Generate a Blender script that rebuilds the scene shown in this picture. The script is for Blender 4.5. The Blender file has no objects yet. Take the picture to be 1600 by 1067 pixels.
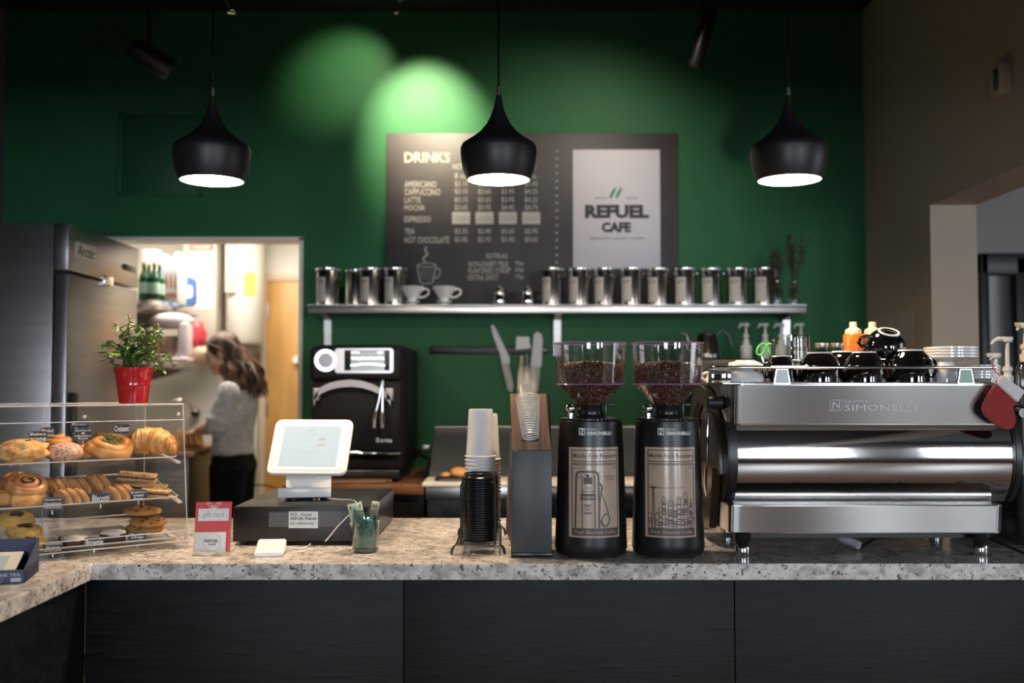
import bpy, bmesh, math, random
from math import pi as PI, sin, cos, atan, sqrt, radians as R
from mathutils import Vector, Matrix, noise, Euler

# ---------------------------------------------------------------- camera, exposure, world, large lights
sc = bpy.context.scene
col = sc.collection
FPX = 1600.0
PITCH = atan(67.0 / FPX)
cam_d = bpy.data.cameras.new('camera')
cam_d.lens = 36.0; cam_d.sensor_width = 36.0
cam_d.clip_start = 0.05; cam_d.clip_end = 60
cam_d.dof.use_dof = True
cam_d.dof.focus_distance = 3.05
cam_d.dof.aperture_fstop = 1.7
cam = bpy.data.objects.new('camera', cam_d); col.objects.link(cam)
EYE = Vector((0, 0, 1.40))
cam.location = EYE
cam.rotation_euler = (PI / 2 + PITCH, 0, 0)
sc.camera = cam
sc.view_settings.view_transform = 'Standard'
sc.view_settings.look = 'None'
sc.view_settings.exposure = 0.8
sc.view_settings.gamma = 1.0
sc.view_settings.use_curve_mapping = False
sc.cycles.use_denoising = True
sc.cycles.max_bounces = 10
sc.cycles.transparent_max_bounces = 64
sc.cycles.caustics_reflective = False
sc.cycles.caustics_refractive = False
sc.cycles.sample_clamp_indirect = 4.0

world = bpy.data.worlds.new('world'); sc.world = world
world.use_nodes = True
world.node_tree.nodes['Background'].inputs[0].default_value = (0.55, 0.68, 0.85, 1)
world.node_tree.nodes['Background'].inputs[1].default_value = 0.6

def lamp(name, kind, loc, energy, color, rot=(0, 0, 0), size=None, size_y=None, angle=None, blend=None, radius=None, target=None):
    d = bpy.data.lights.new(name, kind); d.energy = energy; d.color = color
    if kind == 'AREA':
        d.shape = 'RECTANGLE'; d.size = size; d.size_y = size_y or size
    if kind == 'SPOT':
        d.spot_size = angle; d.spot_blend = blend
    if radius is not None and kind != 'AREA': d.shadow_soft_size = radius
    o = bpy.data.objects.new(name, d); col.objects.link(o); o.location = loc; o.rotation_euler = rot
    if target is not None:
        o.rotation_euler = (Vector(target) - Vector(loc)).to_track_quat('-Z', 'Y').to_euler()
    return o

DAY = (0.82, 0.91, 1.0); WARM = (1.0, 0.72, 0.42)
# daylight through the shop windows behind the camera
lamp('daylight_window_a', 'AREA', (-0.9, -3.35, 1.75), 62, DAY, (PI / 2, 0, 0), 1.3, 1.5)
lamp('daylight_window_b', 'AREA', (2.55, -3.35, 1.75), 50, DAY, (PI / 2, 0, 0), 0.9, 1.5)
lamp('daylight_window_c', 'AREA', (4.25, -3.35, 1.75), 42, DAY, (PI / 2, 0, 0), 0.7, 1.5)
# fluorescent fitting on the kitchen ceiling
lamp('kitchen_ceiling_light', 'AREA', (-1.75, 6.1, 2.52), 23, (1.0, 0.90, 0.78), (0, 0, 0), 1.3, 0.5)
# side room daylight
lamp('side_room_daylight', 'AREA', (4.3, 2.6, 1.8), 10, (0.9, 0.93, 1.0), (0, PI / 2, 0), 1.4, 1.4)

# ---------------------------------------------------------------- helpers
def P(px, py, Y):
    d = Vector((0, cos(PITCH), sin(PITCH))) + Vector((1, 0, 0)) * ((px - 800) / FPX) - Vector((0, -sin(PITCH), cos(PITCH))) * ((py - 533.5) / FPX)
    return EYE + d * (Y / d.y)

MATS = {}
def pm(name, color, rough=0.5, metal=0.0, spec=0.5, coat=0, coat_rough=0.1, var=None, bump=None, emit=None, sheen=0, sss=0, stretch=None, alpha=1, aniso=0):
    """a procedural surface: var=(scale, second colour, low, high) mixes by noise, bump=(scale, strength)"""
    if name in MATS: return MATS[name]
    m = bpy.data.materials.new(name); m.use_nodes = True
    nt = m.node_tree; b = nt.nodes['Principled BSDF']
    b.inputs['Base Color'].default_value = (*color, 1)
    b.inputs['Roughness'].default_value = rough
    b.inputs['Metallic'].default_value = metal
    b.inputs['Specular IOR Level'].default_value = spec
    b.inputs['Coat Weight'].default_value = coat; b.inputs['Coat Roughness'].default_value = coat_rough
    b.inputs['Alpha'].default_value = alpha
    b.inputs['Anisotropic'].default_value = aniso
    if sheen: b.inputs['Sheen Weight'].default_value = sheen
    if sss:
        b.inputs['Subsurface Weight'].default_value = sss; b.inputs['Subsurface Radius'].default_value = (0.02, 0.008, 0.004)
    if emit:
        b.inputs['Emission Color'].default_value = (*emit[0], 1); b.inputs['Emission Strength'].default_value = emit[1]
    tc = nt.nodes.new('ShaderNodeTexCoord'); mp = nt.nodes.new('ShaderNodeMapping')
    nt.links.new(tc.outputs['Object'], mp.inputs[0])
    if stretch: mp.inputs['Scale'].default_value = stretch
    def nz(scale, detail=4):
        n = nt.nodes.new('ShaderNodeTexNoise'); n.inputs['Scale'].default_value = scale; n.inputs['Detail'].default_value = detail
        nt.links.new(mp.outputs[0], n.inputs['Vector']); return n
    if var:
        n = nz(var[0]); r = nt.nodes.new('ShaderNodeValToRGB')
        r.color_ramp.elements[0].position = var[2]; r.color_ramp.elements[1].position = var[3]
        r.color_ramp.elements[0].color = (*color, 1); r.color_ramp.elements[1].color = (*var[1], 1)
        nt.links.new(n.outputs['Fac'], r.inputs[0]); nt.links.new(r.outputs[0], b.inputs['Base Color'])
    if bump:
        n = nz(bump[0], 6); bp = nt.nodes.new('ShaderNodeBump'); bp.inputs['Strength'].default_value = bump[1]; bp.inputs['Distance'].default_value = 0.01
        nt.links.new(n.outputs['Fac'], bp.inputs['Height']); nt.links.new(bp.outputs[0], b.inputs['Normal'])
    MATS[name] = m; return m

def thin(name, tint=(1, 1, 1), refl=0.06, rough=0.03, edge=0.5):
    """thin clear sheet: transparent body with a glossy skin that grows at grazing angles"""
    if name in MATS: return MATS[name]
    m = bpy.data.materials.new(name); m.use_nodes = True; nt = m.node_tree; nt.nodes.clear()
    o = nt.nodes.new('ShaderNodeOutputMaterial'); mix = nt.nodes.new('ShaderNodeMixShader')
    t = nt.nodes.new('ShaderNodeBsdfTransparent'); g = nt.nodes.new('ShaderNodeBsdfGlossy'); lw = nt.nodes.new('ShaderNodeLayerWeight')
    t.inputs[0].default_value = (*tint, 1); g.inputs['Roughness'].default_value = rough; lw.inputs['Blend'].default_value = 0.35
    mr = nt.nodes.new('ShaderNodeMapRange'); mr.inputs['To Min'].default_value = refl; mr.inputs['To Max'].default_value = edge
    nt.links.new(lw.outputs['Facing'], mr.inputs['Value']); nt.links.new(mr.outputs[0], mix.inputs[0])
    nt.links.new(t.outputs[0], mix.inputs[1]); nt.links.new(g.outputs[0], mix.inputs[2]); nt.links.new(mix.outputs[0], o.inputs[0])
    MATS[name] = m; return m

def tag(o, label=None, cat=None, group=None, kind=None):
    if label: o['label'] = label
    if cat: o['category'] = cat
    if group: o['group'] = group
    if kind: o['kind'] = kind
    return o

def thing(name, label, cat, loc=(0, 0, 0), rz=0.0, group=None):
    o = bpy.data.objects.new(name, None); col.objects.link(o)
    o.empty_display_size = 0.05
    o.location = loc; o.rotation_euler = (0, 0, rz)
    return tag(o, label, cat, group)

def rootM(o):
    return Matrix.Translation(o.location) @ o.rotation_euler.to_matrix().to_4x4()

class MB:
    """mesh collector; world=obj lets shapes be given in world coordinates"""
    def __init__(self, world=None):
        self.bm = bmesh.new(); self.M = Matrix.Identity(4); self.mi = 0; self.warp = None
        self.post = rootM(world).inverted() if world is not None else Matrix.Identity(4)
    def add(self, vs, fs):
        n = []
        for v in vs:
            v = Vector(v)
            if self.warp: v = self.warp(v)
            n.append(self.bm.verts.new(self.post @ (self.M @ v)))
        for f in fs:
            try:
                fc = self.bm.faces.new([n[i] for i in f]); fc.material_index = self.mi
            except ValueError: pass
        return n
    def merge(self, bm2):
        bm2.verts.index_update()
        self.add([v.co.copy() for v in bm2.verts], [[v.index for v in f.verts] for f in bm2.faces]); bm2.free()
    def box(self, c, s, bev=0.0, seg=2, rot=None):
        b = bmesh.new(); bmesh.ops.create_cube(b, size=1.0)
        for v in b.verts: v.co = Vector((v.co.x * s[0], v.co.y * s[1], v.co.z * s[2]))
        if bev: bmesh.ops.bevel(b, geom=list(b.edges), offset=min(bev, min(s) * 0.45), segments=seg, affect='EDGES', profile=0.5)
        if rot is not None: b.transform(rot.to_4x4() if isinstance(rot, Matrix) else Euler(rot).to_matrix().to_4x4())
        b.transform(Matrix.Translation(c)); self.merge(b); return self
    def bx(self, x0, x1, y0, y1, z0, z1, bev=0.0, seg=2):
        return self.box(((x0 + x1) / 2, (y0 + y1) / 2, (z0 + z1) / 2), (abs(x1 - x0), abs(y1 - y0), abs(z1 - z0)), bev, seg)
    def lathe(self, prof, seg=32, at=(0, 0, 0), sx=1, sy=1):
        vs, fs, rings = [], [], []
        for r, z in prof:
            if r < 1e-6:
                rings.append([len(vs)]); vs.append((at[0], at[1], at[2] + z))
            else:
                rings.append(list(range(len(vs), len(vs) + seg)))
                for k in range(seg):
                    a = 2 * PI * k / seg; vs.append((at[0] + r * cos(a) * sx, at[1] + r * sin(a) * sy, at[2] + z))
        for a, b in zip(rings, rings[1:]):
            if len(a) == 1 and len(b) == 1: continue
            for k in range(seg):
                k2 = (k + 1) % seg
                if len(a) == 1: fs.append((a[0], b[k2], b[k]))
                elif len(b) == 1: fs.append((a[k], a[k2], b[0]))
                else: fs.append((a[k], a[k2], b[k2], b[k]))
        self.add(vs, fs); return self
    def cyl(self, p0, p1, r0, r1=None, seg=16):
        return self.tube([p0, p1], [r0, r0 if r1 is None else r1], seg)
    def tube(self, pts, r, seg=8, closed=False, flat=None):
        pts = [Vector(p) for p in pts]; n = len(pts)
        rs = r if isinstance(r, (list, tuple)) else [r] * n
        vs, fs = [], []; up = None
        for i, p in enumerate(pts):
            if closed: t = (pts[(i + 1) % n] - pts[i - 1])
            else: t = pts[min(i + 1, n - 1)] - pts[max(i - 1, 0)]
            t = t.normalized() if t.length > 0 else Vector((0, 0, 1))
            if up is None:
                up = Vector((0, 0, 1)) if abs(t.z) < 0.9 else Vector((1, 0, 0))
            u = (up - t * up.dot(t))
            u = u.normalized() if u.length > 1e-6 else t.orthogonal().normalized()
            up = u; w = t.cross(u)
            for k in range(seg):
                a = 2 * PI * k / seg
                vs.append(p + (u * cos(a) * (flat or 1) + w * sin(a)) * rs[i])
        for i in range(n if closed else n - 1):
            j = (i + 1) % n
            for k in range(seg):
                k2 = (k + 1) % seg
                fs.append((i * seg + k, i * seg + k2, j * seg + k2, j * seg + k))
        if not closed:
            fs.append(tuple(reversed(range(seg)))); fs.append(tuple(range((n - 1) * seg, n * seg)))
        self.add(vs, fs); return self
    def ell(self, c, r, seg=16, rings=10, rot=None, fn=None):
        c = Vector(c); r = r if isinstance(r, (list, tuple)) else (r, r, r)
        vs, fs = [Vector((0, 0, -1))], []
        for i in range(1, rings):
            t = PI * i / rings
            for k in range(seg):
                a = 2 * PI * k / seg; vs.append(Vector((sin(t) * cos(a), sin(t) * sin(a), -cos(t))))
        vs.append(Vector((0, 0, 1)))
        for k in range(seg):
            k2 = (k + 1) % seg
            fs.append((0, 1 + k2, 1 + k)); e = len(vs) - 1; b = 1 + (rings - 2) * seg
            fs.append((b + k, b + k2, e))
            for i in range(rings - 2):
                o = 1 + i * seg; fs.append((o + k, o + k2, o + seg + k2, o + seg + k))
        rm = Euler(rot).to_matrix() if rot is not None and not isinstance(rot, Matrix) else rot
        out = []
        for v in vs:
            w = Vector((v.x * r[0], v.y * r[1], v.z * r[2]))
            if fn: w = fn(w, v)
            if rm is not None: w = rm @ w
            out.append(w + c)
        self.add(out, fs); return self
    def prism(self, poly, d0, d1, plane='xz', bev=0.0):
        """extrude a polygon given in a plane along the third axis"""
        b = bmesh.new()
        def put(a, c, d): return {'xz': (a, d, c), 'xy': (a, c, d), 'yz': (d, a, c)}[plane]
        lo = [b.verts.new(put(a, c, d0)) for a, c in poly]; hi = [b.verts.new(put(a, c, d1)) for a, c in poly]
        b.faces.new(lo[::-1]); b.faces.new(hi); n = len(poly)
        for i in range(n): b.faces.new((lo[i], lo[(i + 1) % n], hi[(i + 1) % n], hi[i]))
        bmesh.ops.recalc_face_normals(b, faces=list(b.faces))
        if bev: bmesh.ops.bevel(b, geom=list(b.edges), offset=bev, segments=2, affect='EDGES')
        self.merge(b); return self
    def flat(self, poly, y=0.0):
        """one-sided flat shape in the xz plane"""
        self.add([(a, y, c) for a, c in poly], [tuple(range(len(poly)))]); return self
    def grid(self, x0, x1, z0, z1, nx, nz, y=0.0):
        vs = [(x0 + (x1 - x0) * i / nx, y, z0 + (z1 - z0) * j / nz) for j in range(nz + 1) for i in range(nx + 1)]
        fs = [(j * (nx + 1) + i, j * (nx + 1) + i + 1, (j + 1) * (nx + 1) + i + 1, (j + 1) * (nx + 1) + i) for j in range(nz) for i in range(nx)]
        self.add(vs, fs); return self
    def ribbon(self, pts, w, y=0.0, closed=False):
        """a painted line in the xz plane"""
        n = len(pts)
        for i in range(n if closed else n - 1):
            a = Vector(pts[i]); b = Vector(pts[(i + 1) % n]); t = (b - a)
            if t.length < 1e-9: continue
            t.normalize(); q = Vector((-t.y, t.x)) * w / 2; a = a - t * w * .25; b = b + t * w * .25
            self.add([(a.x - q.x, y, a.y - q.y), (b.x - q.x, y, b.y - q.y), (b.x + q.x, y, b.y + q.y), (a.x + q.x, y, a.y + q.y)], [(0, 1, 2, 3)])
        return self
    def text(self, s, x0, x1, z0, z1, y=0.0, bold=0.0, ital=0.0, keep=False):
        """lettering fitted into a box in the xz plane"""
        cu = bpy.data.curves.new('t', 'FONT'); cu.body = s; cu.size = 1; cu.resolution_u = 2; cu.offset = bold; cu.shear = ital
        o = bpy.data.objects.new('t', cu); me = bpy.data.meshes.new_from_object(o)
        if len(me.vertices):
            xs = [v.co.x for v in me.vertices]; ys = [v.co.y for v in me.vertices]
            ax, bx_, ay, by = min(xs), max(xs), min(ys), max(ys)
            fx = (x1 - x0) / max(bx_ - ax, 1e-6); fz = (z1 - z0) / max(by - ay, 1e-6)
            self.add([(x0 + (v.co.x - ax) * fx, y, z0 + (v.co.y - ay) * fz) for v in me.vertices], [tuple(p.vertices) for p in me.polygons])
        bpy.data.objects.remove(o); bpy.data.curves.remove(cu); bpy.data.meshes.remove(me)
        return self
    def mesh(self, name, mats, angle=40, recalc=True):
        if recalc: bmesh.ops.recalc_face_normals(self.bm, faces=list(self.bm.faces))
        me = bpy.data.meshes.new(name); self.bm.to_mesh(me); self.bm.free()
        for m in (mats if isinstance(mats, (list, tuple)) else [mats]): me.materials.append(m)
        for p in me.polygons: p.use_smooth = True
        me.set_sharp_from_angle(angle=R(angle))
        return me
    def build(self, name, mats, parent=None, angle=40, recalc=True, loc=None):
        me = self.mesh(name, mats, angle, recalc)
        o = bpy.data.objects.new(name, me); col.objects.link(o)
        if parent is not None: o.parent = parent
        if loc is not None: o.location = loc
        return o

def kids(o): return [c for c in bpy.data.objects if c.parent == o]
def dup(root, loc=None, rz=None, label=None, group=None, tree=None):
    r = root.copy(); col.objects.link(r)
    if loc is not None: r.location = loc
    if rz is not None: r.rotation_euler = (0, 0, rz) if not isinstance(rz, (tuple, Euler)) else rz
    if label: r['label'] = label
    if group: r['group'] = group
    for ch in (tree if tree is not None else kids(root)):
        sub = kids(ch) if tree is None else []
        c = ch.copy(); col.objects.link(c); c.parent = r
        for g in sub:
            d = g.copy(); col.objects.link(d); d.parent = c
    return r
def remesh(o, voxel, smooth=0):
    m = o.modifiers.new('remesh', 'REMESH'); m.mode = 'VOXEL'; m.voxel_size = voxel; m.use_smooth_shade = True
    if smooth:
        s = o.modifiers.new('smooth', 'SMOOTH'); s.iterations = smooth; s.factor = 0.5
    return o
def tex_disp(o, scale, strength, kind='CLOUDS'):
    t = bpy.data.textures.new('lumps', kind); t.noise_scale = scale
    m = o.modifiers.new('lumps', 'DISPLACE'); m.texture = t; m.strength = strength; m.mid_level = 0.5
    return o
rnd = random.Random(7)

# ---------------------------------------------------------------- materials
def grain(name, c1, c2, rough, stretch, scale=8, bump=0.1, coat=0, lo=.35, hi=.7):
    return pm(name, c1, rough, var=(scale, c2, lo, hi), bump=(scale * 2, bump), stretch=stretch, coat=coat)
GREEN = pm('green wall paint', (0.017, 0.108, 0.039), 0.6, spec=.3, var=(3, (0.019, 0.121, 0.044), .4, .6), bump=(180, 0.06))
BEIGE = pm('beige wall paint', (0.38, 0.30, 0.235), 0.75, bump=(120, 0.06))
CREAM = pm('kitchen wall paint', (0.78, 0.74, 0.66), 0.6, bump=(90, 0.05))
BLACKC = pm('black ceiling paint', (0.006, 0.006, 0.006), 0.9)
PANEL = grain('black wood grain laminate', (0.004, 0.0045, 0.0055), (0.0105, 0.0118, 0.0138), 0.5, (1.0, 6, 14), 7, 0.12)
PANEL.node_tree.nodes['Principled BSDF'].inputs['Specular IOR Level'].default_value = 0.22
STEEL = pm('brushed stainless steel', (0.62, 0.60, 0.58), 0.30, 1.0, var=(2, (0.52, 0.50, 0.49), .3, .7), bump=(40, 0.04), stretch=(1, 1, 40))
STEELH = pm('satin stainless panel', (0.60, 0.60, 0.60), 0.20, 1.0, bump=(60, 0.015), stretch=(30, 1, 1))
POLISH = pm('polished stainless steel', (0.60, 0.58, 0.57), 0.075, 1.0, bump=(9, 0.02))
CHROME = pm('chrome', (0.85, 0.85, 0.86), 0.05, 1.0)
BLACKM = pm('matte black enamel', (0.008, 0.008, 0.009), 0.38, bump=(300, 0.03))
BLACKP = pm('black plastic', (0.010, 0.010, 0.011), 0.30)
BLACKG = pm('glossy black glaze', (0.004, 0.004, 0.005), 0.06, coat=1, coat_rough=0.03)
WHITEP = pm('white plastic', (0.82, 0.82, 0.82), 0.25)
WHITEC = pm('white glazed china', (0.84, 0.82, 0.80), 0.10, coat=.6)
PAPER = pm('white paper', (0.82, 0.81, 0.80), 0.6)
DARKG = pm('dark grey plastic', (0.035, 0.037, 0.042), 0.45, bump=(200, 0.04))
INK = pm('black ink', (0.02, 0.02, 0.025), 0.6)
GREYINK = pm('grey ink', (0.30, 0.30, 0.31), 0.6)
MENUINK = pm('chalky menu lettering', (0.40, 0.365, 0.345), 0.7)
WHITEINK = pm('white lettering', (0.72, 0.70, 0.68), 0.6)
ACRYL = thin('clear acrylic', (0.97, 0.97, 0.965), 0.010, 0.02, 0.15)
ACRYLEDGE = pm('bright polished acrylic edge', (0.85, 0.80, 0.78), 0.12, alpha=0.55, spec=0.8)
GLASS = thin('clear glass', (0.96, 0.97, 0.97), 0.05, 0.01, 0.7)

def countertop_mat():
    m = bpy.data.materials.new('speckled grey quartz'); m.use_nodes = True; nt = m.node_tree; b = nt.nodes['Principled BSDF']
    tc = nt.nodes.new('ShaderNodeTexCoord'); mp = nt.nodes.new('ShaderNodeMapping'); mp.inputs['Scale'].default_value = (0.8, 1.0, 1.0)
    nt.links.new(tc.outputs['Object'], mp.inputs[0])
    def n(scale, det, dist=0.0):
        t = nt.nodes.new('ShaderNodeTexNoise'); t.inputs['Scale'].default_value = scale; t.inputs['Detail'].default_value = det; t.inputs['Distortion'].default_value = dist
        nt.links.new(mp.outputs[0], t.inputs['Vector']); return t
    def ramp(src, p0, c0, p1, c1):
        r = nt.nodes.new('ShaderNodeValToRGB'); r.color_ramp.elements[0].position = p0; r.color_ramp.elements[0].color = (*c0, 1)
        r.color_ramp.elements[1].position = p1; r.color_ramp.elements[1].color = (*c1, 1); nt.links.new(src.outputs['Fac'], r.inputs[0]); return r
    def mix(fac, a, c):
        x = nt.nodes.new('ShaderNodeMix'); x.data_type = 'RGBA'; nt.links.new(fac.outputs[0], x.inputs[0]); nt.links.new(a, x.inputs[6])
        x.inputs[7].default_value = (*c, 1); return x
    base = ramp(n(30, 5, 0.6), 0.35, (0.42, 0.385, 0.355), 0.60, (0.80, 0.745, 0.70))
    m1 = mix(ramp(n(75, 2, 1.2), 0.60, (0, 0, 0), 0.66, (1, 1, 1)), base.outputs[0], (0.11, 0.105, 0.11))
    m2 = mix(ramp(n(45, 1, 2.0), 0.66, (0, 0, 0), 0.70, (1, 1, 1)), m1.outputs[2], (0.20, 0.17, 0.15))
    nt.links.new(m2.outputs[2], b.inputs['Base Color'])
    b.inputs['Roughness'].default_value = 0.16
    return m
QUARTZ = countertop_mat()

# ---------------------------------------------------------------- the room
WY = 5.5; XR = 1.91; XL = -2.75; CZ = 3.43
def struct(mb, name, m, **k):
    return tag(mb.build(name, m, **k), kind='structure')
# unseen slab added overhead to keep window daylight off the upper green wall
struct(MB().bx(XL, XR - .01, -3.4, 2.35, 2.32, 2.42), 'added_light_baffle', BLACKC)
WOODF = grain('worn brown floor', (0.17, 0.10, 0.06), (0.30, 0.19, 0.12), 0.35, (1, 6, 1), 4, 0.05)
struct(MB().bx(-4.0, 6.0, -4.2, 7.3, -0.1, 0.0), 'floor', WOODF)
struct(MB().bx(XL - .2, 6.0, -4.2, WY + .1, CZ, CZ + .1), 'ceiling', BLACKC)
OX0, OX1, OZ = -2.35, P(472.5, 500, WY).x, P(400, 371.5, WY).z
m = MB(); m.bx(XL - .2, OX0, WY, WY + .14, 0, CZ); m.bx(OX0, OX1, WY, WY + .14, OZ, CZ); m.bx(OX1, XR + .15, WY, WY + .14, 0, CZ)
struct(m, 'wall_back', GREEN)
WHITET = pm('white trim paint', (0.80, 0.76, 0.70), 0.45)
m = MB(); m.bx(OX1 - .02, OX1 + .002, WY - .008, WY + .15, 0, OZ + .0); m.bx(OX0, OX1 + .002, WY - .008, WY + .15, OZ - .015, OZ + .004)
struct(m, 'trim_1', WHITET)
# right wall with the wide opening into the next room
Yo = 4.65; Zo = P(1457, 320, Yo).z; XR2 = P(1527, 400, Yo).x
m = MB(); m.bx(XR, XR2, Yo, WY + .14, 0, CZ); m.bx(XR, XR2, -3.45, Yo, Zo, CZ)
struct(m, 'wall_right', BEIGE)
struct(MB().bx(XL - .15, XL, -3.6, 7.2, 0, CZ), 'wall_left', pm('dark grey wall paint', (0.10, 0.10, 0.10), 0.7))
# shop front behind the camera: three window openings
m = MB()
wins = [(-1.55, -0.25), (2.1, 3.0), (3.9, 4.6)]
xs = [XL - .15] + [v for w in wins for v in w] + [6.0]
for i in range(0, len(xs), 2): m.bx(xs[i], xs[i + 1], -3.6, -3.45, 0, CZ)
for a, b in wins: m.bx(a, b, -3.6, -3.45, 0, 1.0); m.bx(a, b, -3.6, -3.45, 2.5, CZ)
struct(m, 'wall_front', pm('dark shopfront paint', (0.12, 0.10, 0.09), 0.7))
# the next room
SIDE = pm('side room wall paint', (0.30, 0.27, 0.255), 0.75)
m = MB(); m.bx(XR2, 5.0, 6.2, 6.3, 0, CZ); struct(m, 'wall_side_room', SIDE)
struct(MB().bx(5.0, 5.1, -3.6, 6.3, 0, CZ), 'wall_east', SIDE)
# dark framed window in it
a = P(1529, 396, 6.15); 
wz1 = a.z; wx0 = a.x
DARKF = pm('black window frame', (0.012, 0.013, 0.015), 0.4)
m = MB(); m.bx(wx0, 4.4, 6.12, 6.2, wz1 - .13, wz1, .01); m.bx(wx0, wx0 + .05, 6.12, 6.2, 0.5, wz1, .01); 
x2 = P(1585, 480, 6.15).x; m.bx(x2, x2 + .10, 6.12, 6.2, 0.5, wz1 - .02, .01); m.bx(wx0, 4.4, 6.12, 6.2, 0.5, .6, .01)
w = struct(m, 'window_1', DARKF)
m = MB(); m.bx(wx0 + .03, 4.4, 6.17, 6.19, 0.55, wz1 - .06); m.build('pane', pm('dark window glass', (0.010, 0.013, 0.018), 0.08, coat=.5), w)
# kitchen behind the opening
KY = 7.0
m = MB(); m.bx(-3.0, 0.4, KY, KY + .1, 0, 2.6); struct(m, 'wall_kitchen', CREAM)
struct(MB().bx(-2.76, -2.70, WY + .14, KY, 0, 2.6), 'wall_kitchen_left', CREAM)
struct(MB().bx(0.35, .45, WY + .14, KY, 0, 2.6), 'wall_kitchen_right', CREAM)
struct(MB().bx(-3.0, 0.45, WY + .14, KY + .1, 2.58, 2.66), 'ceiling_kitchen', CREAM)
# ---------------------------------------------------------------- bar counter
CT = 0.90
YF = 2.88; XW = -1.171; YB = 3.86; SL = 0.045
t = thing('countertop', 'L-shaped speckled grey quartz countertop running along the whole bar', 'countertop', (0.3, 3.3, CT - SL))
m = MB(t)
def slab(poly): m.prism(poly, CT - SL, CT, 'xy', bev=0.0025)
slab([(XW, YF), (1.88, YF), (1.88, YB), (-1.95, YB), (-1.95, 0.9), (XW, 0.9)])
m.build('slab', QUARTZ, t, angle=30)
t = thing('bar_counter', 'black wood grain bar front under the speckled quartz top', 'counter', (0.3, 3.0, 0))
seams = [XW - .03, P(631, 960, YF + .03).x, P(1148, 960, YF + .03).x, 1.88]
for i in range(3):
    m = MB(t); m.bx(seams[i] + .0015, seams[i + 1] - .0015, YF + .03, YF + .05, 0.08, CT - SL, 0.001); m.build('front_panel', PANEL, t)
m = MB(t); m.bx(XW - .03, 1.86, YF + .05, YB - .04, 0.0, CT - SL); m.build('carcass', BLACKP, t)
m = MB(t); m.bx(XW - .05, XW - .03, 0.93, YF + .03, 0.08, CT - SL, .001); m.build('side_panel', PANEL, t)
m = MB(t); m.bx(-1.92, XW - .05, 0.93, YF + .05, 0.0, CT - SL); m.build('wing_carcass', BLACKP, t)

# ---------------------------------------------------------------- three pendants
PY = 3.3
def pendant(px, py, label):
    c = P(px, py, PY); s = PY / FPX
    t = thing('pendant_lamp', label, 'pendant lamp', (c.x, c.y, c.z), 0, 'black pendant lamps over the bar')
    out = [(4, 135), (7, 118), (12, 103), (19, 89), (29, 77), (41, 67), (51, 60.5), (57.5, 56), (60, 50), (60.2, 45), (59, 33), (56.5, 18), (52, 6), (49.5, 0)]
    inn = [(48, 0.3), (50, 6), (54, 18), (57, 33), (58, 45), (55, 53), (40, 65), (27, 76), (17, 89), (5, 112), (0, 113)]
    pts = []
    for r, z in out: pts.append((r * s, z * s))
    m = MB(); m.lathe(pts, 48); m.lathe([(0, 135 * s), (4 * s, 135 * s)], 48)
    m.build('lamp_shade', pm('matte black lamp shade', (0.010, 0.009, 0.010), 0.42, bump=(400, .03)), t, angle=60, recalc=False)
    m = MB(); m.lathe([(49.5 * s, 0)] + [(r * s, z * s) for r, z in inn], 48)
    m.build('shade_lining', pm('white lamp lining', (0.9, 0.84, 0.72), 0.5), t, angle=60, recalc=False)
    m = MB(); m.cyl((0, 0, 134 * s), (0, 0, 148 * s), 4 * s, 3.2 * s, 12); m.build('cord_grip', STEEL, t)
    m = MB(); m.cyl((0, 0, 146 * s), (0, 0, CZ - c.z - .03), 0.0038, 0.0038, 8); m.build('cord', BLACKP, t)
    m = MB(); m.lathe([(0.05, CZ - c.z), (0.05, CZ - c.z - .025), (0, CZ - c.z - .03)], 20); m.build('ceiling_rose', BLACKP, t)
    m = MB(); m.ell((0, 0, 0.05), (0.030, 0.030, 0.040), 16, 10); m.cyl((0, 0, .085), (0, 0, .17), .018, .018, 12)
    m.build('bulb', pm('glowing bulb', (1, .9, .7), 0.4, emit=((1.0, 0.66, 0.34), 150.0)), t)
    m = MB(); m.lathe([(0.0, 0.004), (47.6 * s, 0.004), (47.6 * s, 0.006), (0, 0.006)], 40)
    m.build('diffuser', pm('lit lamp diffuser', (1, .9, .75), 0.4, emit=((1.0, 0.76, 0.52), 96.0)), t)
    return t
pendant(331, 283, 'matte black bell pendant lamp hanging over the pastry case and tablet')
pendant(779, 281.5, 'matte black bell pendant lamp hanging in front of the menu board')
pendant(1233.5, 282, 'matte black bell pendant lamp hanging above the espresso machine')

# track heads under the dark ceiling; they throw the light on the green wall
def track_head(a, b, r, label, spot=None):
    a = Vector(a); b = Vector(b)
    t = thing('track_light', label, 'spotlight', (a.x, a.y, CZ), 0, 'black track spotlights under the ceiling')
    m = MB(t); d = (b - a).normalized()
    m.tube([a, a + d * .03, b - d * .01, b], [r * .5, r, r, r * .92], 20); m.build('lamp_head', BLACKM, t)
    mid = (a + b) / 2
    m = MB(t); m.cyl((mid.x, mid.y, CZ), mid, .010, .010, 10); m.box((mid.x, mid.y, CZ - .015), (.14, .05, .03), .006); m.build('bracket', BLACKM, t)
    if spot:
        m = MB(t); m.cyl(b, b + d * .003, r * .8, r * .8, 20); m.build('lens', pm('lit spotlight lens', (1, .95, .9), .3, emit=((1.0, 0.88, 0.66), 4.0)), t)
        for e, ang, bl, tgt, colr in spot:
            lamp('track_spot_beam', 'SPOT', b + d * .02, e, colr, angle=ang, blend=bl, radius=0.03, target=tgt)
SPOT = (1.0, 0.86, 0.60)
h = P(600, 165, WY)
hb = Vector((-.55, 4.9, CZ - .10))
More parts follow.
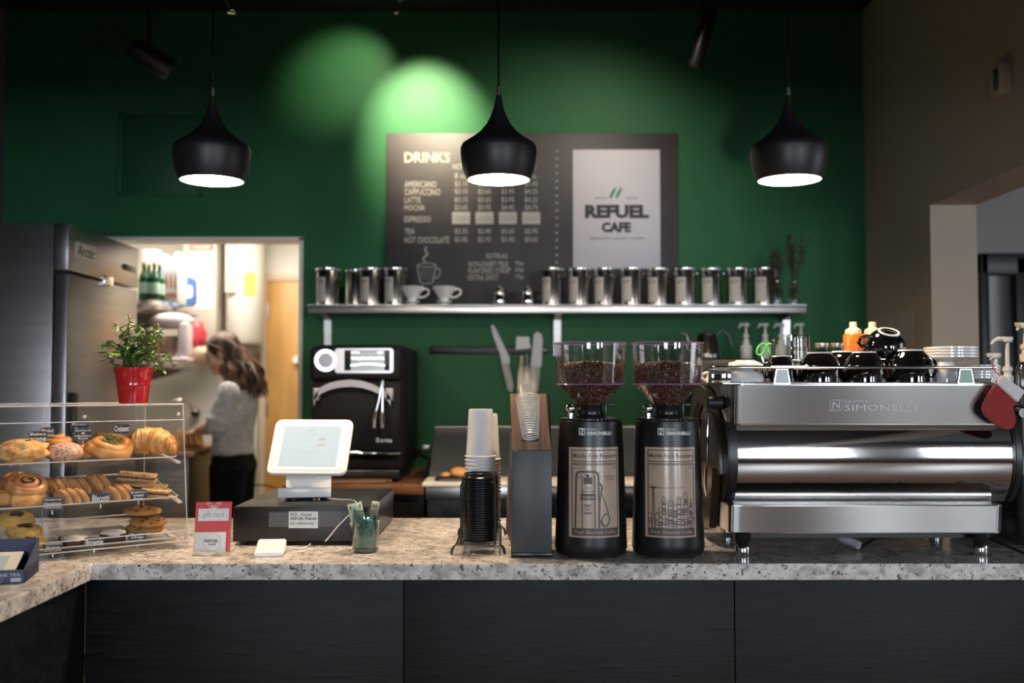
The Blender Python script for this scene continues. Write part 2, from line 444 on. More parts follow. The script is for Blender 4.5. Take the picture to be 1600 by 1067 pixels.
track_head((-0.50, 4.66, CZ - .07), (-.55, 4.86, CZ - .16), .04, 'black ceiling spotlight aimed at the wall above the menu board',
           [(130, R(58), 1.0, P(665, 195, WY), SPOT), (26, R(48), 1.0, P(545, 120, WY), SPOT)])
track_head((0.75, 4.3, CZ - .09), (.62, 4.42, CZ - .18), .04, 'black ceiling spotlight just out of sight above the shelf wall',
           [(34, R(120), 1.0, P(860, 520, WY), (1, .9, .74))])
a = P(1113, 18, 4.9); b = P(1087, 100, 4.9)
track_head((a.x, 4.9, a.z + .02), (b.x, 4.95, b.z), .035, 'slim black spotlight tilted down over the white cafe poster')
a = P(200, 70, 4.4); b = P(266, 110, 4.5)
track_head((a.x, 4.4, a.z), (b.x, 4.5, b.z), .05, 'black spotlight pointing down in the dark corner above the fridge')
c = P(362, 16, 3.9)
t = thing('sprinkler_head', 'small metal sprinkler head on a thin pipe near the ceiling', 'sprinkler', (c.x, 3.9, c.z))
m = MB(t); m.tube([(c.x, 3.9, c.z), (c.x - .03, 3.9, c.z + .05), (c.x - .09, 3.9, c.z + .13)], .005, 8); m.build('pipe', STEEL, t)
m = MB(t); m.ell(c, .014, 12, 8); m.lathe([(0, -.012), (.016, -.010), (.016, -.014), (0, -.016)], 12, at=tuple(c)); m.build('head', CHROME, t)
c = P(619, 19, 4.3)
t = thing('sprinkler_head', 'tiny metal sprinkler head hanging at the top of the green wall', 'sprinkler', (c.x, 4.3, c.z))
m = MB(t); m.cyl(c, (c.x, 4.3, CZ), .005, .005, 8); m.build('pipe', STEEL, t)
m = MB(t); m.ell(c, .010, 12, 8); m.build('head', CHROME, t)
a = P(60, 90, 4.2)
t = thing('ceiling_speaker', 'big round black speaker hanging from the ceiling over the fridge', 'speaker', (a.x, 4.2, CZ))
m = MB(t); m.lathe([(0, -.36), (.10, -.36), (.15, -.33), (.17, -.2), (.16, -.06), (.05, -.02), (0, -.02)], 32, at=(a.x, 4.2, CZ)); m.build('housing', BLACKM, t)
m = MB(t); m.cyl((a.x, 4.2, CZ - .05), (a.x, 4.2, CZ), .04, .04, 12); m.build('mount', BLACKM, t)
# access panel painted into the green wall
a = P(187, 175, WY - .012); b = P(315, 306, WY - .012)
t = thing('wall_panel', 'dark square panel painted green on the wall over the kitchen doorway', 'access panel', ((a.x + b.x) / 2, WY, (a.z + b.z) / 2))
DG = pm('darker green paint', (0.004, 0.075, 0.028), 0.6)
m = MB(t); m.bx(a.x + .015, b.x - .015, WY - .012, WY, b.z + .015, a.z - .015, .003); m.build('cover', DG, t)
m = MB(t)
for q in ((a.x, a.x + .015, b.z, a.z), (b.x - .015, b.x, b.z, a.z), (a.x, b.x, a.z - .015, a.z), (a.x, b.x, b.z, b.z + .015)): m.bx(q[0], q[1], WY - .018, WY, q[2], q[3], .003)
m.build('frame', GREEN, t)

# ---------------------------------------------------------------- menu board
BY = WY - .025
def Q(px, py, Y=BY):
    v = P(px, py, Y); return v.x, v.z
x0, z1 = Q(604, 208); x1, z0 = Q(1061, 474)
t = thing('menu_board', 'large charcoal drinks menu board on the green wall with white prices', 'menu board', ((x0 + x1) / 2, WY, z0))
m = MB(t); m.bx(x0, x1, BY, WY - .002, z0, z1, .003)
m.build('board', pm('charcoal board', (0.030, 0.024, 0.027), 0.55, var=(5, (0.042, 0.036, 0.040), .4, .7)), t)
TY = BY - .0015
def T(s, a, b, c, d, bold=0.02, **k):
    p = Q(a, d, TY); q = Q(c, b, TY); m.text(s, p[0], q[0], p[1], q[1], TY, bold * .4, **k)
cx = (720.5, 757, 793.5, 830)
m = MB(t); T('DRINKS', 632, 238, 703, 254, .03); m.build('heading', MENUINK, t, recalc=False)
pr = {283: ('2.15', '2.65', '3.15', '3.45'), 295: ('3.15', '3.65', '3.95', '4.25'), 308: ('3.15', '3.65', '3.95', '4.25'), 320: ('3.65', '3.95', '4.45', '4.75'),
      357: ('2.35', '2.45', '2.65', '2.95'), 370: ('2.85', '2.95', '3.45', '3.65')}
for s, a, b, c, d in (('AMERICANO', 632, 283, 682, 293), ('CAPPUCCINO', 632, 295, 688, 305), ('LATTE', 632, 308, 657, 317), ('MOCHA', 632, 320, 664, 329),
                      ('ESPRESSO', 632, 338, 673, 347), ('TEA', 632, 357, 648, 366), ('HOT CHOCOLATE', 632, 370, 702, 380), ('EXTRAS', 760, 396, 793, 404),
                      ('NON-DAIRY MILK', 732, 408, 795, 417), ('FLAVORED SYRUP', 732, 418, 797, 427), ('EXTRA SHOT', 732, 429, 779, 438)):
    m = MB(t); T(s, a, b, c, d, .015)
    for k, v in enumerate(pr.get(b, ())): T('$' + v, cx[k] - 10, b, cx[k] + 10, b + 9, .005)
    if a == 732: T({408: '75¢', 418: '50¢', 429: '75¢'}[b], 805, b, 818, b + 8, .01)
    m.build('menu_line', MENUINK, t, recalc=False)
m = MB(t)
for k, s in enumerate(('8 oz', '12 oz', '16 oz', '20 oz')): T(s, cx[k] - 10, 270, cx[k] + 8, 279, .01)
for k in (0, 3): T(('HOT', 'ICED')[k // 3], cx[k] - 13 + k, 256, cx[k] + 4 + k, 265, .01)
m.build('size_line', MENUINK, t, recalc=False)
for k in range(4):
    m = MB(t); p = Q(cx[k] - 14, 350, TY); q = Q(cx[k] + 14, 331, TY)
    m.flat([(p[0], p[1]), (q[0], p[1]), (q[0], q[1]), (p[0], q[1])], TY)
    m.mi = 1; TY -= .0015; T(('single', 'double', 'triple', 'quad')[k], cx[k] - 10, 334, cx[k] + 10, 347, .01); TY += .0015
    m.build('price_box', [MENUINK, GREYINK], t, recalc=False)
m = MB(t)
for i in range(16):
    p = Q(870, 236 + i * 11.6, TY); m.flat([(p[0] + .006 * cos(a), p[1] + .006 * sin(a)) for a in [j * PI / 3 for j in range(6)]], TY)
m.build('dotted_line', MENUINK, t, recalc=False)
# chalk drawing of a steaming cup
m = MB(t)
def L(pts, w=1.4, closed=False): m.ribbon([Q(a, b, TY) for a, b in pts], w * BY / FPX, TY, closed)
L([(652, 414), (656, 440), (661, 443), (672, 443), (677, 440), (681, 414)], 1.6)
L([(652 + 14.5 - 14.5 * cos(a), 414 - 3 * sin(a)) for a in [j * PI / 8 for j in range(17)]], 1.3)
L([(681, 420), (687, 419), (688, 427), (684, 434), (679, 434)], 1.4)
L([(664, 410), (661, 404), (668, 397), (664, 390), (666, 386)], 2.4)
for a in (659, 664, 669, 674): L([(a, 419), (a + .5, 437)], .7)
m.build('cup_drawing', MENUINK, t, recalc=False)
def T(s, a, b, c, d, bold=0.02, **k):
    p = Q(a, d, TY); q = Q(c, b, TY); m.text(s, p[0], q[0], p[1], q[1], TY, bold, **k)
x0, z1 = Q(895, 234); x1, z0 = Q(1032, 420)
m = MB(t); m.bx(x0, x1, BY - .004, BY, z0, z1, .001)
po = m.build('poster', pm('pale lilac poster', (0.56, 0.53, 0.58), 0.6), t)
po['label'] = 'pale poster with the cafe name in dark capitals'
TY = BY - .0055
m = MB(t); T('REFUEL', 914, 320, 1014, 341, .055); T('CAFE', 940, 347, 986, 363, .055); 
T('SINCE', 930, 308, 948, 311, 0); T('2015', 978, 308, 996, 311, 0); T('BREAKFAST  LUNCH  COFFEE', 922, 371, 1006, 374, 0)
m.build('cafe_name', INK, t, recalc=False)
m = MB(t)
for dx in (0, 9.5):
    m.flat([Q(a + dx, b, TY) for a, b in ((954, 303), (952, 309), (955, 310), (958, 305), (961, 299), (963, 292), (961, 293), (957, 297))], TY)
m.build('steam_mark', pm('green ink', (0.01, 0.22, 0.10), .6), t, recalc=False)

# ---------------------------------------------------------------- steel wall shelf and what stands on it
SY0 = 5.17
a = Q(481, 476, SY0); b = Q(1260, 489, SY0)
SZ = a[1]
t = thing('wall_shelf', 'long stainless steel shelf on brackets under the menu board', 'shelf', ((a[0] + b[0]) / 2, WY, SZ))
m = MB(t); m.bx(a[0], b[0], SY0, WY - .001, SZ - .006, SZ); m.bx(a[0], b[0], SY0, SY0 + .006, b[1], SZ, .002); m.build('shelf_board', STEEL, t)
for px in (503, 873, 1242):
    x = P(px, 500, 5.3).x; m = MB(t)
    m.prism([(SY0 + .05, SZ - .008), (WY - .001, SZ - .008), (WY - .001, SZ - .25), (WY - .025, SZ - .25), (WY - .04, SZ - .06), (SY0 + .05, SZ - .03)], x - .019, x + .019, 'yz')
    m.build('bracket', STEEL, t)
SV = 5.3
TIN = pm('brushed tin', (0.50, 0.48, 0.46), 0.20, 1.0, bump=(60, .03))
TINL = pm('cream tin label', (0.55, 0.50, 0.46), 0.6)
def make_tin():
    t = thing('coffee_tin', 'x', 'tin', (0, 0, 0), 0, 'steel clamp lid tins on the wall shelf')
    r = .056; h = .183
    m = MB(); m.lathe([(0, 0), (r - .003, 0), (r, .003), (r, h - .006), (r - .003, h), (0, h)], 32); m.build('body', TIN, t)
    m = MB(); m.lathe([(0, h + .001), (r + .002, h + .001), (r + .004, h + .004), (r + .004, h + .013), (r, h + .016), (0, h + .017)], 32); m.build('lid', CHROME, t)
    m = MB(); m.tube([(r + .001, 0, h - .03), (r + .012, 0, h - .018), (r + .010, 0, h + .008), (r + .002, 0, h + .018)], .0022, 6); m.tube([(r + .004, -.012, h - .035), (r + .013, -.012, h - .01), (r + .013, .012, h - .01), (r + .004, .012, h - .035)], .0018, 6)
    m.build('clasp', CHROME, t)
    m = MB(); m.warp = lambda v: Vector((sin(v.x / r - .55) * (r + .0012), -cos(v.x / r - .55) * (r + .0012), v.z))
    m.grid(-.028, .028, .022, h - .035, 8, 1)
    m.mi = 1; 
    m.warp = lambda v: Vector((sin(v.x / r - .55) * (r + .002), -cos(v.x / r - .55) * (r + .002), v.z))
    m.flat([(.018 * cos(j * PI / 8), h - .057 + .010 * sin(j * PI / 8)) for j in range(16)])
    for k in range(4): m.ribbon([(-.018, .10 - k * .012), (.018 - .004 * (k % 2), .10 - k * .012)], .003)
    m.build('paper_label', [TINL, pm('dark label print', (.06, .05, .05), .6)], t, recalc=False)
    return t
tin = make_tin(); tree = kids(tin)
tl = [(512, 'steel tin with a paper label standing alone at the kitchen doorway end of the shelf'), (579, 'steel tin with a label, first of the pair beside the white drippers'),
      (617, 'steel tin with a label directly beside the white coffee drippers')]
tr = [862, 904.5, 944, 985.5, 1028, 1069, 1111, 1152, 1192]
ords = ['next to the small cream jugs, first of the nine tins', 'second of the nine tins counted from the cream jugs', 'third of the nine tins counted from the cream jugs',
        'fourth of the nine tins counted from the cream jugs', 'middle one of the nine tins in the row', 'sixth of the nine tins counted from the cream jugs',
        'seventh of the nine tins counted from the cream jugs', 'next to last of the nine tins toward the dried flowers', 'last of the nine tins beside the dried flowers']
first = True
for px, lab in tl + [(x, 'steel tin ' + o) for x, o in zip(tr, ords)]:
    c = P(px, 475, SV); loc = (c.x, SV + rnd.uniform(-.01, .01), SZ)
    if first: tin.location = loc; tin['label'] = lab; first = False
    else: dup(tin, loc, rnd.uniform(-.12, .12), lab, tree=tree)
# dark bodied tin behind the pair
c = P(556, 475, 5.38)
dup(tin, (c.x, 5.38, SZ), 2.2, 'steel tin turned away, its label hidden, beside the dark gap on the shelf', tree=tree)
def make_dripper():
    t = thing('coffee_dripper', 'x', 'coffee dripper', (0, 0, 0), 0, 'white ceramic drippers on the wall shelf')
    m = MB(); m.lathe([(.015, .024), (.019, .03), (.058, .096), (.063, .102), (.060, .102), (.054, .096), (.016, .034), (.012, .028)], 32)
    for k in range(14):
        a = 2 * PI * k / 14; m.tube([(.020 * cos(a), .020 * sin(a), .033), (.059 * cos(a), .059 * sin(a), .096)], .0016, 5)
    m.build('cone', WHITEC, t)
    m = MB(); m.lathe([(.016, .030), (.040, .026), (.042, .022), (.038, .018), (.020, .016), (.016, 0), (.024, 0), (.026, .012)], 32); m.build('saucer_base', WHITEC, t)
    m = MB(); m.tube([(.052, 0, .085), (.073, 0, .092), (.086, 0, .082), (.083, 0, .062), (.062, 0, .048), (.030, 0, .046)], .0055, 8); m.build('handle', WHITEC, t)
    return t
d = make_dripper(); tree = kids(d)
c = P(644, 475, 5.28); d.location = (c.x, 5.28, SZ); d['label'] = 'white ceramic coffee dripper next to the labelled tins'
c = P(694, 475, 5.28); dup(d, (c.x, 5.28, SZ), .1, 'white ceramic coffee dripper standing nearer the cream jugs', tree=tree)
def make_jug():
    t = thing('cream_jug', 'x', 'jug', (0, 0, 0), 0, 'small steel cream jugs on the wall shelf')
    m = MB(); m.lathe([(0, 0), (.026, 0), (.030, .01), (.031, .03), (.026, .055), (.028, .072), (.030, .075), (.027, .073), (.024, .055), (0, .05)], 24); m.build('body', CHROME, t)
    m = MB(); m.lathe([(.024, .074), (.02, .084), (.006, .088), (.006, .096), (0, .098)], 20); m.build('lid', CHROME, t)
    m = MB(); m.tube([(.026, 0, .065), (.050, 0, .066), (.054, 0, .045), (.045, 0, .022), (.029, 0, .02)], .004, 8); m.build('handle', BLACKP, t)
    return t
d = make_jug(); tree = kids(d); d.scale = (1.15, 1.15, 1.1)
c = P(780, 475, 5.28); d.location = (c.x, 5.28, SZ); d['label'] = 'small steel cream jug nearer the white drippers'
c = P(824, 475, 5.28); dup(d, (c.x, 5.28, SZ), -.2, 'small steel cream jug right beside the row of nine tins', tree=tree)
# dried flowers in a glass jar
DRY = pm('dried stems', (0.05, 0.032, 0.022), 0.8)
def dry_flowers(px, lab, h, seed):
    c = P(px, 475, 5.32); rr = random.Random(seed)
    t = thing('dried_flowers', lab, 'dried flowers', (c.x, 5.32, SZ))
    m = MB(); m.lathe([(0, 0), (.026, 0), (.028, .01), (.027, .09), (.018, .115), (.020, .135), (.019, .135), (.017, .115), (.025, .09), (.026, .012), (0, .006)], 20); m.build('glass_jar', GLASS, t)
    m = MB(); m.tube([(.0215 * cos(a), .0215 * sin(a), .105) for a in [j * PI / 8 for j in range(16)]], .004, 6, True); m.build('twine', pm('brown twine', (.20, .11, .05), .8), t)
    m = MB()
    for k in range(13):
        a = rr.uniform(0, 2 * PI); s = rr.uniform(.01, .045) if h < .35 else rr.uniform(.01, .085) * (1 if cos(a) > 0 else .5); hh = h * rr.uniform(.75, 1)
        e = Vector((s * cos(a), s * sin(a) * .5, hh)); mid = Vector((e.x * .35, e.y * .35, hh * .55)); m.tube([(e.x * .05, e.y * .05, .01), mid, e], .0016, 5)
        for q in range(9):
            f = rr.uniform(.5, 1); pnt = mid.lerp(e, (f - .5) * 2) + Vector((rr.uniform(-.014, .014), rr.uniform(-.01, .01), rr.uniform(-.005, .015))); m.ell(pnt, rr.uniform(.003, .007), 6, 4)
    m.build('stems', DRY, t)
dry_flowers(1214, 'short bunch of dried stems in a jar beside the last tin', .30, 3)
dry_flowers(1240, 'tall bunch of dried stems in a glass jar at the shelf end', .40, 5)

# ---------------------------------------------------------------- magnetic strip with tools
a = Q(671, 541, WY - .02); b = Q(856, 553, WY - .02)
t = thing('magnetic_strip', 'long black magnetic knife strip screwed to the green wall', 'knife rack', ((a[0] + b[0]) / 2, WY, a[1]))
m = MB(t); m.bx(a[0], b[0], WY - .02, WY - .001, b[1], a[1], .004); m.build('bar', BLACKP, t)
m = MB(t); m.bx(a[0] + .03, b[0] - .03, WY - .023, WY - .019, b[1] + .012, a[1] - .012, .001); m.build('magnet_face', DARKG, t)
BLADE = pm('pale blade', (0.42, 0.42, 0.42), 0.5, 0.3); HANDLE = pm('white knife handle', (0.36, 0.34, 0.33), 0.5)
KYY = WY - .033
def knife(name, lab, cat, blade, handle, hm=HANDLE, bmat=BLADE, bn='blade'):
    c = Q(*blade[0], KYY)
    t = thing(name, lab, cat, (c[0], WY - .02, c[1]))
    m = MB(t); m.prism([Q(x, y, KYY) for x, y in blade], KYY + .004, KYY + .008, 'xz'); m.build(bn, bmat, t)
    m = MB(t); m.prism([Q(x, y, KYY) for x, y in handle], KYY - .006, KYY + .010, 'xz', bev=.003); m.build('handle', hm, t)
knife('carving_knife', 'long pale knife hanging slanted on the magnetic strip', 'knife', [(767, 508), (771, 507), (779, 522), (796, 558), (797, 568), (785, 573), (781, 552), (770, 524)], [(784, 571), (794, 566), (803, 603), (800, 613), (794, 611)])
knife('cleaver_knife', 'broad pale knife hanging upright on the magnetic strip', 'knife', [(834, 523), (839, 518), (846, 522), (848, 530), (846, 573), (829, 573)], [(830, 573), (844, 573), (842, 600), (840, 612), (832, 612), (833, 595)])
knife('basting_brush', 'square white headed brush hanging between the two knives', 'brush', [(807, 526), (827, 526), (829, 544), (806, 546)], [(813, 555), (818, 555), (816, 610), (808, 610)], pm('wood brush handle', (.42, .30, .20), .5), pm('white bristles', (.75, .75, .74), .7), 'brush_head')
knife('steel_spatula', 'slim steel spatula handle hanging behind the clear cups', 'spatula', [(821, 580), (826, 580), (827, 600), (819, 600)], [(821, 552), (825, 552), (826, 582), (821, 582)], BLACKP)

# ---------------------------------------------------------------- back counter with the oven
BT = 0.957
def tX(px, Y): return (px - 800) / FPX * Y
BUTCH = grain('butcher block wood', (0.10, 0.035, 0.014), (0.30, 0.13, 0.055), 0.4, (1, 8, 8), 5, .05)
t = thing('back_counter', 'dark back counter with a butcher block top under the oven', 'counter', (-.7, 5.0, 0))
x0, x1 = tX(445, 4.58), tX(664, 4.58)
m = MB(t); m.bx(x0, x1, 4.56, WY - .002, BT - .045, BT, .003); m.build('butcher_block', BUTCH, t)
m = MB(t); m.bx(x0 + .02, x1 - .005, 4.60, WY - .002, 0, BT - .045); m.build('cabinet', BLACKP, t)
# rapid cook oven
OY = 4.64
x0, x1 = tX(485, OY), tX(627, OY); x1b = tX(650, 5.35)
zt = P(500, 538, OY).z; zb = P(500, 738, OY).z
t = thing('countertop_oven', 'black rapid cook oven with arched steel handle and glowing dial', 'oven', ((x0 + x1) / 2, 5.0, BT))
OB = pm('black textured oven shell', (0.008, 0.008, 0.009), 0.6, spec=.2, bump=(250, .05))
m = MB(t); m.bx(x0, x1 + .012, OY + .03, 5.36, zb, zt, .03, 4); m.build('oven_body', OB, t, angle=60)
zc = P(500, 596, OY).z
m = MB(t); m.bx(x0 - .003, x1 + .003, OY - .012, OY + .06, zc + .004, zt - .008, .022, 4); cp = m.build('control_panel', OB, t, angle=60)
m = MB(t); m.bx(x0 + .004, x1 - .004, OY, OY + .05, P(500, 704, OY).z, zc, .006); dr = m.build('oven_door', OB, t)
m = MB(t); m.bx(x0 + .004, x1 - .004, OY - .004, OY + .05, P(500, 711, OY).z, P(500, 705.5, OY).z, .002); m.build('door_trim', CHROME, t)
cx_, cz_ = Q(509, 563, OY - .015)
m = MB(t); m.M = Matrix.Translation((cx_, OY - .012, cz_)) @ Matrix.Rotation(PI / 2, 4, 'X')
m.lathe([(.034, 0), (.050, 0), (.050, .008), (.046, .012), (.036, .012), (.034, .008)], 40); rg = m.build('dial_ring', pm('glowing blue white ring', (.8, .9, 1), .3, emit=((.72, .86, 1), 1.6)), t)
m = MB(t); m.M = Matrix.Translation((cx_, OY - .012, cz_)) @ Matrix.Rotation(PI / 2, 4, 'X')
m.lathe([(0, .014), (.030, .014), (.034, .010), (.034, 0), (0, 0)], 40); m.build('dial', pm('dusky dial', (.35, .30, .33), .25, .6), t)
def rr2(xa, xb, za, zb_, r, n=6):
    pts = []
    for cx0, cz0, a0 in ((xb - r, zb_ - r, 0), (xa + r, zb_ - r, PI / 2), (xa + r, za + r, PI), (xb - r, za + r, 3 * PI / 2)):
        for k in range(n + 1): pts.append((cx0 + r * cos(a0 + k * PI / 2 / n), cz0 + r * sin(a0 + k * PI / 2 / n)))
    return pts
a = Q(523, 583, OY - .014); b = Q(615, 544, OY - .014)
m = MB(t); m.prism(rr2(a[0], b[0], a[1], b[1], .014), OY - .018, OY - .008, 'xz', .002); m.build('display_bezel', pm('pinkish steel bezel', (.50, .46, .46), .3, .8), t)
a = Q(538, 579, OY - .02); b = Q(609, 547, OY - .02)
m = MB(t); m.bx(a[0], b[0], OY - .022, OY - .016, a[1], b[1], .003)
c1 = Q(548, 579, OY - .0225); c2 = Q(601, 548, OY - .0225)
m.mi = 1; m.flat([(c1[0], c1[1]), (c2[0], c1[1]), (c2[0], c2[1]), (c1[0], c2[1])], OY - .0225)
m.mi = 2
def OT(s, a, b, c, d, yy=OY - .0232, bold=.02):
    p = Q(a, d, yy); q = Q(c, b, yy); m.text(s, p[0], q[0], p[1], q[1], yy, bold)
OT('COOL', 549, 549, 562, 552); OT('12:04', 590, 549, 598, 552); OT('Cooling Down Please Wait', 549, 557.5, 600, 562.5, bold=.05)
m.ribbon([Q(548 + 53 * k / 12, 571 - 2.5 * sin(PI * k / 12), OY - .0232) for k in range(13)], .006, OY - .0232)
m.build('display', [BLACKP, pm('display backlight', (.05, .06, .05), .2, emit=((.22, .25, .24), .8)), pm('display text', (.8, .8, .8), .3, emit=((.9, .95, .95), 1.6))], t, recalc=False)
# arched handle
yh = OY - .045
arc = [(490, 621), (494, 611), (502, 604), (515, 598), (530, 594.5), (548, 593), (566, 595), (582, 600), (594, 606), (604, 612), (610, 619)]
top = [Q(x, y, yh) for x, y in arc]; bot = [Q(x + 0.0, y + 11 + (4 if i in (0, 10) else 0), yh) for i, (x, y) in enumerate(arc)]
m = MB(t); m.prism(top + bot[::-1], yh, yh + .012, 'xz', .002)
for s in ((488, 498), (602, 614)):
    p = Q(s[0], 626, yh); q = Q(s[1], 606, yh); m.bx(p[0], q[0], yh, OY + .003, p[1], q[1], .004)
p = Q(608, 612, yh); m.cyl((p[0], yh - .006, p[1]), (p[0], yh, p[1]), .008, .008, 16)
m.build('door_handle', pm('satin oven handle', (.34, .31, .30), .40, .7), t)
m = MB(t); OT('Sota', 587, 684, 613, 691, OY - .001, .03); m.build('badge_lettering', pm('silver lettering', (.7, .7, .7), .3, .6), t, recalc=False)
m = MB(t); m.bx(x0 + .01, x1 - .005, OY + .02, 5.33, zb - .035, zb + .01, .01); m.build('oven_plinth', BLACKP, t)
for px, Y in ((498, 4.70), (610, 4.70), (505, 5.28), (625, 5.28)):
    x = tX(px, 4.70) if Y < 5 else tX(px, Y); m = MB(t)
    m.cyl((x, Y, zb - .03), (x, Y, BT + .022), .016, .012, 12); m.build('leg', BLACKP, t)
    m = MB(t); m.cyl((x, Y, BT + .022), (x, Y, BT), .014, .014, 12); m.build('foot', CHROME, t)
# tongs hanging on the oven handle
def TQ(x, y, Y): return P(x, y, Y)
t = thing('serving_tongs', 'steel serving tongs hanging from the arched oven handle', 'tongs', tuple(P(598, 590, yh - .012)))
for e in ((584, 671), (597, 671)):
    m = MB(t); yq = yh - .012
    p = [P(598, 594, yq), P(598 + (e[0] - 598) * .45, 628, yq - .006), P(e[0] + .5, 655, yq - .006), P(e[0], 668, yq - .004)]
    m.tube(p, [.0055, .006, .011, .009], 12); m.build('arm', CHROME, t)
# cutting board in front of the oven
t = thing('cutting_board', 'thin wooden cutting board lying in front of the black oven', 'board', (tX(560, 4.63), 4.63, BT + .001))
m = MB(t); m.bx(tX(500, 4.6), tX(606, 4.6), 4.575, 4.68, BT + .001, BT + .016, .004); m.build('board', grain('dark board wood', (.16, .08, .04), (.28, .16, .09), .5, (1, 8, 8)), t)
# ---------------------------------------------------------------- coffee grinders
BODY = pm('satin black grinder body', (0.010, 0.010, 0.011), 0.34, bump=(400, .04))
HOPG = thin('clear hopper plastic', (0.96, 0.945, 0.955), 0.04, 0.02, 0.5)
HOPR = pm('violet tinted hopper rim', (0.30, 0.16, 0.34), 0.08, alpha=0.55, spec=.8)
BEAN = pm('roasted coffee beans', (0.17, 0.072, 0.038), 0.38, var=(90, (0.055, 0.022, 0.013), .36, .62))
KRAFT = pm('kraft label paper', (0.50, 0.36, 0.265), 0.32, var=(14, (0.43, 0.31, 0.23), .35, .7), coat=.5, coat_rough=.15)
LABINK = pm('label print', (0.075, 0.060, 0.060), 0.45)
GY = 3.05; GS = GY / FPX
def Rb(z): return .0925 + (.1075 - .0925) * (1 - min(max(z / .40, 0), 1)) ** .9
def hop_r(z):  # inner hopper radius for local z
    if z > .500: return .0985 + (z - .500) * .055
    return .030 + (z - .428) / .072 * .0665
def bean_mesh():
    rr = random.Random(11); m = MB()
    ico = bmesh.new(); bmesh.ops.create_icosphere(ico, subdivisions=1, radius=1); iv = [v.co.copy() for v in ico.verts]; ico.verts.index_update(); fi = [[v.index for v in f.verts] for f in ico.faces]; ico.free()
    def bean(p):
        rm = Euler((rr.uniform(0, 6), rr.uniform(0, 6), rr.uniform(0, 6))).to_matrix(); s = rr.uniform(.85, 1.1)
        m.add([rm @ Vector((v.x * .0054 * s, v.y * .0038 * s, v.z * .0026 * s)) + Vector(p) for v in iv], fi)
    def top(x, y): return .548 + .010 * cos(x * 14) + .004 * sin(y * 50)
    for i in range(1500):
        a = rr.uniform(0, 2 * PI); rad = .091 * sqrt(rr.random()); x, y = rad * cos(a), rad * sin(a); bean((x, y, top(x, y) + rr.uniform(-.003, .005)))
    for i in range(1700):
        z = rr.uniform(.440, .555); a = rr.uniform(PI, 2 * PI) if rr.random() < .85 else rr.uniform(0, PI); rad = hop_r(z) - .0085
        bean((rad * cos(a), rad * sin(a), z))
    # dark core of the fill so the heap is solid
    m.lathe([(0, .446), (hop_r(.446) - .010, .446), (hop_r(.498) - .010, .498), (.088, .504), (.088, .538), (.05, .545), (0, .548)], 32)
    return m.mesh('coffee_beans', BEAN, recalc=True)
BM = bean_mesh()
def cylwarp(dr):
    def w(v):
        r = Rb(v.z) + dr; a = v.x / r; return Vector((r * sin(a), -r * cos(a), v.z))
    return w
